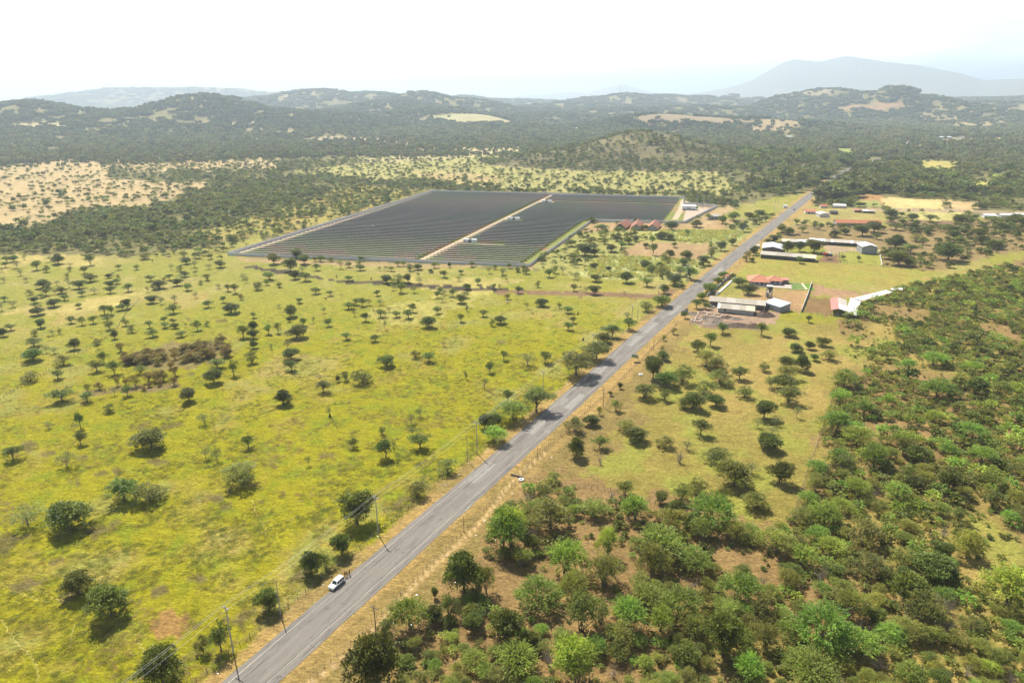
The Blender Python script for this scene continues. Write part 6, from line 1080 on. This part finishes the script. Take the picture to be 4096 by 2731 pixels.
# third farm
shed('tile_cottage', 'white-walled cottage with faded red tiled roof by the road', Z(5, 195, 444), Z(5, 305, 447), 2.8, 9, 2.0, [TILE3], PLAST, cat='house', doors=((.3, 1.2, 0, 2.1, OPEN_), (.6, 1.2, 1, 2, OPEN_)))
shed('metal_store', 'grey gabled metal-roofed store next to the cottage', Z(5, 350, 472), Z(5, 455, 472), 3.6, 10, 1.2, [ZINC, ZINC], PLAST, roof='end')
shed('dark_store', 'dark flat-roofed outbuilding beside the grey store', Z(5, 470, 448), Z(5, 545, 450), 3.0, 7, .3, [DARKM], BRICKD, roof='mono')
shed('tile_shed', 'long red clay-tiled shed with whitewashed plank front', Z(5, 530, 566), Z(5, 1015, 575), 2.8, 10, 2.4, [(TILE, 1), (TILE, 1), (TILE, 1), (TILE, 1)], PLANKW)
shed('white_roof_shed', 'white metal-roofed shed below the reddish grass', Z(5, 497, 380), Z(5, 630, 384), 3.0, 8, 1.3, [ZINC, ZINC], PLAST)
shed('tile_store', 'small red tiled store left of the white-roofed shed', Z(5, 360, 386), Z(5, 430, 387), 2.6, 6, 1.6, [TILE], PLAST)
shed('scrap_shelter', 'low rusty shelter among scrap in the yard', Z(5, 725, 432), Z(5, 800, 436), 2.4, 6, .9, [(REDS, 1), (TILE2, 1)], DARKW)
shed('scrap_lean_to', 'grey sheet lean-to right of the rusty shelter', Z(5, 815, 440), Z(5, 940, 446), 2.3, 6, .6, [(ZINC, 1), (FIBRO, 1.2)], DARKW, roof='mono')
# tiled barns by the solar wall
for k, (l, r, nm) in enumerate((((150, 398), (240, 404), 'left'), ((300, 404), (392, 408), 'middle'), ((455, 405), (545, 410), 'right'))):
    a = G(*Z(6, *l), 2.8); b = G(*Z(6, *r), 2.8); L = 13.0
    shed('tobacco_barn', '%s of three red-tiled plank barns beside the solar wall' % nm, Z(6, *l), Z(6, *r), 2.9, 26, 3.4, [TILE2 if k == 1 else TILE, TILE2], PLANKW if k else DARKW, roof='end', cat='barn', group='three tiled barns', over=1.4)
shed('ruined_house', 'roofless grey concrete house shell near the road', Z(6, 1055, 300), Z(6, 1165, 300), 3.6, 9, .2, [BLOCK], BLOCK, roof='mono', cat='house', doors=((.2, 1.2, 1, 2.2, OPEN_), (.6, 1.4, 0, 2.2, OPEN_)))
# far buildings
def t4(x, y): return S(4, x, y)
shed('far_barn', 'large pale gabled barn among trees left of the road', t4(195, 1140), t4(320, 1140), 6, 22, 2.2, [ZINC, ZINC], BLOCK, roof='end', cat='barn')
shed('far_barn', 'low white-roofed barn among trees at the field edge', t4(5, 1128), t4(95, 1130), 4, 14, 1.5, [ZINC, ZINC], PLAST, cat='barn')
shed('far_barn', 'white-roofed shed left of the pair by the right edge', t4(2010, 1415), t4(2110, 1418), 3, 9, 1.2, [ZINC, ZINC], PLAST, cat='barn'); shed('far_barn', 'white flat-roofed house at the right picture edge', t4(2155, 1412), t4(2270, 1414), 4, 10, .8, [ZINC, ZINC], PLAST, cat='barn'); shed('far_barn', 'white roof cut by the right picture edge', t4(2280, 1408), t4(2420, 1412), 4, 10, .9, [ZINC, ZINC], PLAST, cat='barn')
shed('entrance_sign', 'white entrance hut beside the road', t4(290, 1330), t4(320, 1330), 3, 3, .5, [ZINC], WHITE, cat='hut')
for x, y, w, m, wl, lb in VILLAGE:
    m = globals()[m]; wl = globals()[wl]
    p = G(*t4(x, y)); q = G(*t4(x + w, y)); L = (q - p).length
    shed('village_house', lb, t4(x, y), t4(x + w, y), 3.2 + .05 * L, max(6, .55 * L), 1.4 + .03 * L, [m, m], wl, cat='house', group='village houses among the far trees')
shed('village_house', 'distant white roof at the foot of the grassy hill', S(2, 1392, 732), S(2, 1445, 732), 6, 20, 3, [ZINC, ZINC], PLAST, cat='house', group='village houses among the far trees')

# ================================================================== vehicles
GLASS = mat('car_glass', (0.025, 0.028, 0.032), 0.08, None, 0, .6); RUBBER = mat('tyre_rubber', (0.022, 0.022, 0.023), .85); RIM = mat('wheel_rim', (.42, .43, .44), .35, None, .5); LAMP = mat('lamp_glass', (.75, .76, .78), .15); CHROME = mat('grille_metal', (.35, .36, .38), .35, None, .6); REDL = mat('tail_lamp', (.35, .02, .02), .3)
def car(p, head, label, paint, L=4.55, Wd=1.82, H=1.74, suv=True, name='parked_car'):
    o = empty(name, p, rz_to(head), label=label, cat='car'); k = L / 4.55; hk = H / 1.74; w = Wd / 2
    prof = [(-2.26, .42), (-2.28, .95), (-2.18, 1.02), (2.05, .98), (2.24, .88), (2.28, .45)] if suv else [(-2.26, .40), (-2.28, .92), (-1.4, .98), (1.0, .95), (2.2, .80), (2.28, .42)]
    def ext(pts, y0, y1, name, m, par):
        n = len(pts); v = [(x * k, -y0 * w, z * hk) for x, z in pts] + [(x * k, y0 * w, z * hk) for x, z in pts]
        return MB().add(v, [tuple(range(n)), tuple(range(2 * n - 1, n - 1, -1))] + [(i, i + n, (i + 1) % n + n, (i + 1) % n) for i in range(n)]).build(name, m, par)
    body = ext(prof, 1, 1, 'body', paint, o); bv = body.modifiers.new('round', 'BEVEL'); bv.width = .07; bv.segments = 2
    cab = [(-2.14, 1.0), (-2.02, 1.70), (-1.7, 1.745), (.18, 1.745), (.42, 1.68), (1.02, 1.0)] if suv else [(-1.75, .97), (-1.1, 1.42), (.1, 1.44), (.95, .95)]
    top = max(z for _x, z in cab); n = len(cab); v = []
    for sgn in (-1, 1):
        for x, z in cab: v.append((x * k, sgn * w * (.97 - .16 * (z - .97) / (top - .97)), z * hk))
    c = MB().add(v, [tuple(range(n)), tuple(range(2 * n - 1, n - 1, -1))] + [(i, i + n, (i + 1) % n + n, (i + 1) % n) for i in range(n)]).build('cabin', paint, o); bv = c.modifiers.new('round', 'BEVEL'); bv.width = .05; bv.segments = 2
    def side(x0, x1, x2, x3, z0, z1, s):
        q = []
        for x, z in ((x0, z0), (x1, z0), (x2, z1), (x3, z1)): q.append(Vector((x * k, s * (w * (.97 - .16 * (z - .97) / (top - .97)) + .012), z * hk)))
        r = [a - Vector((0, s * .03, 0)) for a in q]; MB().add(q + r, [(0, 1, 2, 3), (7, 6, 5, 4), (0, 4, 5, 1), (1, 5, 6, 2), (2, 6, 7, 3), (3, 7, 4, 0)]).build('side_window', GLASS, o)
    for s in (-1, 1):
        if suv: side(-2.02, -1.25, -1.25, -1.92, 1.08, 1.62, s); side(-1.15, -.32, -.32, -1.15, 1.08, 1.62, s); side(-.22, .80, .36, -.22, 1.08, 1.62, s)
        else: side(-1.35, -.4, -.4, -1.0, 1.03, 1.36, s); side(-.3, .75, .1, -.3, 1.03, 1.36, s)
        for x in (-1.38, 1.38):
            t = MB().tube((x * k, s * (w - .24), .36), (x * k, s * (w + .015), .36), .36, .36, 16).build('wheel', RUBBER, o); MB().tube((x * k, s * (w + .012), .36), (x * k, s * (w + .03), .36), .21, .19, 12).build('rim', RIM, t)
        MB().box(.62 * k, .80 * k, min(s * w, s * (w + .22)), max(s * w, s * (w + .22)), 1.02 * hk, 1.18 * hk).build('mirror', paint, o)
        MB().box(2.20 * k, 2.295 * k, min(s * .5, s * .84), max(s * .5, s * .84), .66 * hk, .84 * hk).build('headlight', LAMP, o); MB().box(-2.30 * k, -2.24 * k, min(s * .7, s * .86), max(s * .7, s * .86), .7 * hk, .95 * hk).build('tail_light', REDL, o)
    fx0, fx1, fz0, fz1 = ((.97, .45, 1.05, 1.66) if suv else (.9, .15, 1.0, 1.4))
    MB().add([(fx0 * k + .03, -.74 * w, fz0 * hk), (fx0 * k + .03, .74 * w, fz0 * hk), (fx1 * k + .03, .66 * w, fz1 * hk), (fx1 * k + .03, -.66 * w, fz1 * hk), (fx0 * k - .05, -.74 * w, fz0 * hk), (fx0 * k - .05, .74 * w, fz0 * hk), (fx1 * k - .05, .66 * w, fz1 * hk), (fx1 * k - .05, -.66 * w, fz1 * hk)], [(0, 1, 2, 3), (7, 6, 5, 4), (0, 4, 5, 1), (1, 5, 6, 2), (2, 6, 7, 3), (3, 7, 4, 0)]).build('windscreen', GLASS, o)
    MB().box(2.22 * k, 2.30 * k, -.46, .46, .62 * hk, .82 * hk).build('grille', CHROME, o); MB().box(2.2 * k, 2.36 * k, -w * .97, w * .97, .38 * hk, .58 * hk).build('bumper', paint, o); MB().box(-2.36 * k, -2.2 * k, -w * .97, w * .97, .38 * hk, .58 * hk).build('bumper', paint, o)
    return o
WPAINT = mat('white_car_paint', (.82, .83, .84), .25, None, 0, .5)
wa, wb = G(1344.7, 2354.8), G(1369.1, 2333.0); hd = (wa - wb).normalized(); mid = (wa + wb) * .5 + Vector((hd.y, -hd.x, 0)) * .80
car(mid + Vector((0, 0, .06)), hd, 'white boxy SUV parked on the left road edge', WPAINT, 4.6, 1.84, 1.78)
car(G(*S(4, 378, 1370)) + Vector((0, 0, .06)), RD * -1, 'small dark car driving on the far road', mat('dark_car_paint', (.03, .03, .035), .3, None, 0, .5), 4.3, 1.75, 1.5, False, 'moving_car')
car(G(*Z(2, 705, 878)), Vector((.9, -.43, 0)).normalized(), 'silver car parked beside the plank shed', mat('silver_car_paint', (.5, .52, .55), .3, None, .3, .5), 4.4, 1.75, 1.5, False)
def truck(p, head, label, cabm, bedm, L=6.5):
    o = empty('truck', p, rz_to(head), label=label, cat='truck')
    MB().box(L * .18, L * .5, -1.0, 1.0, .7, 2.5).build('cab', cabm, o); MB().box(L * .502, L * .51, -.85, .85, 1.5, 2.3).build('windscreen', GLASS, o); MB().box(-L * .5, L * .16, -1.1, 1.1, 1.0, 2.2).build('cargo_bed', bedm, o); MB().box(-L * .48, L * .48, -.5, .5, .55, .99).build('chassis', DARKM, o)
    for x in (-L * .33, L * .34):
        for s in (-1, 1): MB().tube((x, s * .72, .45), (x, s * 1.02, .45), .45, .45, 12).build('wheel', RUBBER, o)
    return o
truck(G(*Z(4, 295, 332)), RD * -1, 'white pickup truck at the second farm gate', WHITE, WHITE, 5.2)
truck(G(*Z(4, 1250, 440)), Vector((.2, -1, 0)).normalized(), 'red truck beside the long dark-walled shed', mat('truck_red', (.35, .04, .03), .5), REDS, 6.5)
def tractor():
    o = empty('tractor', G(*Z(4, 1335, 448)), rz_to(Vector((.5, -.85, 0))), label='blue and white tractor next to the red truck', cat='tractor'); B = mat('tractor_blue', (.05, .10, .38), .4)
    MB().box(.2, 2.0, -.4, .4, .9, 1.7).build('bonnet', B, o); MB().box(-1.2, .15, -.7, .7, .8, 1.3).build('seat_deck', B, o); MB().box(-1.3, .2, -.8, .8, 2.6, 2.75).build('canopy_roof', WHITE, o)
    for x in (-1.2, .1):
        for y in (-.7, .7): MB().tube((x, y, 1.3), (x, y, 2.6), .05).build('post', DARKM, o)
    for s in (-1, 1): MB().tube((-.7, s * .75, .8), (-.7, s * 1.2, .8), .8, .8, 14).build('rear_wheel', RUBBER, o); MB().tube((1.5, s * .55, .45), (1.5, s * .8, .45), .45, .45, 12).build('front_wheel', RUBBER, o)
tractor()

# ================================================================== people and an animal: one skinned body each
def skinned(name, verts, edges, radii, sub=2):
    bm = bmesh.new(); lay = bm.verts.layers.skin.verify(); vs_ = []
    for k, (c, r) in enumerate(zip(verts, radii)):
        v = bm.verts.new(c); v[lay].radius = (r if isinstance(r, tuple) else (r, r)); v[lay].use_root = (k == 0); vs_.append(v)
    for a, b in edges: bm.edges.new((vs_[a], vs_[b]))
    me = bpy.data.meshes.new(name); bm.to_mesh(me); bm.free(); o = bpy.data.objects.new(name, me); C.objects.link(o)
    o.modifiers.new('skin', 'SKIN').use_smooth_shade = True; s = o.modifiers.new('sub', 'SUBSURF'); s.levels = s.render_levels = sub
    bpy.context.view_layer.update(); ev = o.evaluated_get(bpy.context.evaluated_depsgraph_get()); m2 = bpy.data.meshes.new_from_object(ev); m2.name = name; bpy.data.objects.remove(o); bpy.data.meshes.remove(me)
    m2.polygons.foreach_set('use_smooth', [True] * len(m2.polygons)); return m2
SKIN = mat('skin_tone', (.30, .165, .10), .6); HAIR = mat('black_hair', (.015, .012, .010), .7)
def person(p, face, label, shirt, trouser, legs=.13, armout=.0):
    h = .95
    V = [(0, 0, .95), (0, 0, 1.15), (.01, 0, 1.38), (.02, 0, 1.50), (.03, 0, 1.60), (.035, 0, 1.72)]; r = [(.15, .12), (.14, .11), (.17, .12), .06, .085, .09]; E_ = [(0, 1), (1, 2), (2, 3), (3, 4), (4, 5)]
    for s in (-1, 1):
        b = len(V); V += [(0, s * .10, .90), (.02, s * legs, .50), (0, s * (legs + .02), .10), (.16, s * (legs + .04), .04)]; r += [.10, .065, .05, .04]; E_ += [(0, b), (b, b + 1), (b + 1, b + 2), (b + 2, b + 3)]
        b = len(V); V += [(.01, s * .20, 1.42), (.02 + armout * .1, s * (.26 + armout * .1), 1.14), (.12 + armout * .2, s * (.25 + armout * .05), .92), (.16 + armout * .2, s * .25, .84)]; r += [.06, .045, .036, .04]; E_ += [(2, b), (b, b + 1), (b + 1, b + 2), (b + 2, b + 3)]
        q = len(V)
        for k in range(5): V.append((.17 + armout * .2 + .035 * (k - 2) * .6 + (.03 if k == 4 else 0), s * .25 - s * .01 * k, .76 - .012 * abs(k - 1.5) + (.05 if k == 4 else 0))); r.append(.010); E_.append((b + 3, q + k))
    m = skinned('person', V, E_, r); m.materials.clear()
    for q in (SKIN, shirt, trouser, RUBBER): m.materials.append(q)
    for f in m.polygons:
        z = f.center.z; y = abs(f.center.y); f.material_index = 3 if z < .10 else 2 if z < .95 and y < .22 else 0 if z > 1.50 or z < 1.12 else 1
    o = put(link('person', m, None, p, rz_to(face)), label=label, cat='person', group='people standing behind the white car')
    hv = MB(); n = 10
    for j in range(5):
        a = j / 4 * 1.5; hv.v += [(.02 + .115 * math.cos(a) * math.cos(t), .105 * math.cos(a) * math.sin(t), 1.70 + .13 * math.sin(a)) for t in np.linspace(0, 2 * math.pi, n, endpoint=False)]
    hv.f += [(j * n + i, j * n + (i + 1) % n, (j + 1) * n + (i + 1) % n, (j + 1) * n + i) for j in range(4) for i in range(n)]; hv.build('hair', HAIR, o, True)
    for s in (-1, 1): MB().tube((.125, s * .035, 1.69), (.135, s * .035, 1.69), .012, .012, 6).build('eye', HAIR, o)
    MB().tube((.13, 0, 1.67), (.15, 0, 1.64), .012, .016, 5).build('nose', SKIN, o); MB().box(.125, .135, -.025, .025, 1.59, 1.60).build('mouth', REDL, o)
cz = lambda x, y: G(1280 + x / 13.07, 2240 + y / 13.07)
person(cz(1308, 880), RN, 'person in olive clothes standing nearest the white car', mat('olive_shirt', (.10, .085, .05), .9), mat('brown_trousers', (.13, .08, .045), .9))
person(cz(1425, 865) , RD * -1, 'person in dark blue shirt and pale trousers with legs apart', mat('navy_shirt', (.035, .03, .10), .9), mat('tan_trousers', (.42, .29, .21), .9), .20, .8)
person(cz(1550, 800) + Vector((0, 0, .06)), RN * -1, 'person in dark grey clothes standing farthest right', mat('grey_shirt', (.06, .065, .06), .9), mat('dark_trousers', (.05, .05, .055), .9))
def cow(p, face, label, m):
    V = [(-.55, 0, 1.05), (0, 0, 1.0), (.55, 0, 1.1), (.9, 0, 1.25), (1.1, 0, 1.1), (1.3, 0, .95), (-.85, 0, 1.1), (-1.0, 0, .6)]; r = [(.30, .34), (.33, .38), (.28, .33), .16, .13, .08, .08, .03]; E_ = [(0, 1), (1, 2), (2, 3), (3, 4), (4, 5), (0, 6), (6, 7)]
    for s in (-1, 1):
        b = len(V); V += [(-.6, s * .17, .8), (-.68, s * .18, .45), (-.62, s * .18, .03), (.5, s * .16, .75), (.5, s * .17, .4), (.48, s * .17, .03), (1.08, s * .14, 1.22)]; r += [.14, .07, .05, .11, .06, .05, .03]; E_ += [(0, b), (b, b + 1), (b + 1, b + 2), (2, b + 3), (b + 3, b + 4), (b + 4, b + 5), (4, b + 6)]
    me = skinned('cow', V, E_, r, 1); me.materials.clear(); me.materials.append(m); put(link('cow', me, None, p, rz_to(face)), label=label, cat='cow')
cow(T(6, 2197, 772), Vector((1, -.3, 0)), 'white cow grazing below a small tree in the pasture', mat('white_hide', (.66, .62, .56), .8)); cow(T(6, 650, 745), Vector((-1, .2, 0)), 'black cow standing in the upper left pasture', mat('black_hide', (.03, .025, .022), .7))

# ================================================================== small things
def billboard():
    a, b = G(2527, 1442), G(2551.8, 1446); d = (b - a).normalized(); L = (b - a).length; o = empty('roadside_billboard', a, rz_to(d), label='faded green and yellow billboard on two posts by the road', cat='billboard')
    h = hfrom((2527, 1442), (2526, 1416))
    for x in (0, L): MB().tube((x, 0, 0), (x, 0, h), .09, .09, 6).build('post', STEEL, o)
    z0 = h * .47; bands = [(0, .30, (.30, .36, .12)), (.30, .48, (.42, .44, .20)), (.48, .62, (.10, .20, .10)), (.62, .80, (.30, .42, .38)), (.80, 1, (.16, .28, .34))]
    MB().box(-.15, L + .15, -.05, .05, z0, h).build('board', mat('board_back', (.4, .42, .38), .7), o)
    for k, (t0, t1, c) in enumerate(bands): MB().box(-.1, L + .1, -.062, -.053, z0 + .05 + (h - z0 - .1) * t0, z0 + .05 + (h - z0 - .1) * t1).build('faded_print', mat('print_band%d' % k, c, .7, (1.5, .35)), o)
billboard()
def ring(p, r, label, m):
    v = []; n = 16; k = 6
    for i in range(n):
        for j in range(k): a = 2 * math.pi * i / n; b = 2 * math.pi * j / k; q = r + .28 * math.cos(b); v.append((q * math.cos(a), q * math.sin(a), .28 + .28 * math.sin(b)))
    f = [(i * k + j, ((i + 1) % n) * k + j, ((i + 1) % n) * k + (j + 1) % k, i * k + (j + 1) % k) for i in range(n) for j in range(k)]
    me = bpy.data.meshes.new('old_tyre'); me.from_pydata(v, [], f); me.materials.append(m); put(link('old_tyre', me, None, p), label=label, cat='tyre')
ring(G(2400 + 730 * .2232, 1400 + 445 * .2232), .75, 'white painted tyre lying by the dark roadside tree', WHITE); ring(T(11, 183, 1113), .7, 'white tyre ring by the fence corner at the verge', WHITE)
runwall('culvert_wall', 'low dark culvert headwall below the billboard', [G(2400 + 612 * .2232, 1400 + 232 * .2232), G(2400 + 725 * .2232, 1400 + 238 * .2232)], .7, .4, BRICKD)
runwall('drain_wall', 'dark drain slab at the right fence corner', [T(11, 95, 1068), T(11, 195, 1095)], .6, .5, BRICKD)
for t, x, y, lb in ((7, 665, 872, 'dark burnt stump right of the pasture middle'), (7, 710, 1092, 'round dark stump in the pasture by the road'), (6, 1035, 572, 'small dark stump near the ditch line'), (10, 683, 570, 'dark stump under a thin tree')):
    put(MB().tube((0, 0, 0), (.1, 0, .8), .55, .42, 8).tube((.05, .1, .7), (.25, .3, 1.5), .25, .1, 6).build('tree_stump', mat('charred_wood', (.03, .025, .02), .9), loc=T(t, x, y)), label=lb, cat='stump')
def mast():
    hx, hy, z = hz(1423, 212, 5300); o = empty('radio_mast', (hx, hy, hgt(hx, hy) - 2), 0, label='thin radio mast on the hazy middle hill', cat='mast'); H_ = 90
    for k in range(3): a = k * 2.094; MB().tube((3 * math.cos(a), 3 * math.sin(a), 0), (.6 * math.cos(a), .6 * math.sin(a), H_), .5, .3, 4).build('leg', STEEL, o)
mast()
def litter():
    rng = random.Random(4); mb = MB()
    for k in range(70):
        s = rng.uniform(-40, 190); p = road_pt(s, rng.choice([rng.uniform(12.5, 21), rng.uniform(12.5, 17), rng.uniform(-10, -8)])); w = rng.uniform(.08, .28); d = rng.uniform(.08, .22); mb.box(p.x - w, p.x + w, p.y - d, p.y + d, .02, rng.uniform(.06, .16))
    put(mb.build('litter', WHITE), kind='stuff', label='scraps of white litter along the right verge')
litter()

# ------------------------------------------------------------------ the hazy air
def haze():
    m = bpy.data.materials.new('haze_air'); m.use_nodes = True; nt = m.node_tree; nt.nodes.clear(); o = nt.nodes.new('ShaderNodeOutputMaterial'); v = nt.nodes.new('ShaderNodeVolumePrincipled')
    v.inputs['Color'].default_value = (0.67, 0.81, 1.0, 1); v.inputs['Density'].default_value = HAZE_DENSITY; v.inputs['Anisotropy'].default_value = 0.35
    nt.links.new(v.outputs[0], o.inputs['Volume'])
    put(MB().box(-61000, 61000, -61000, 61000, -6, 1200).build('haze', m), kind='stuff', label='thin pale haze hanging over the plain and hills')
haze()
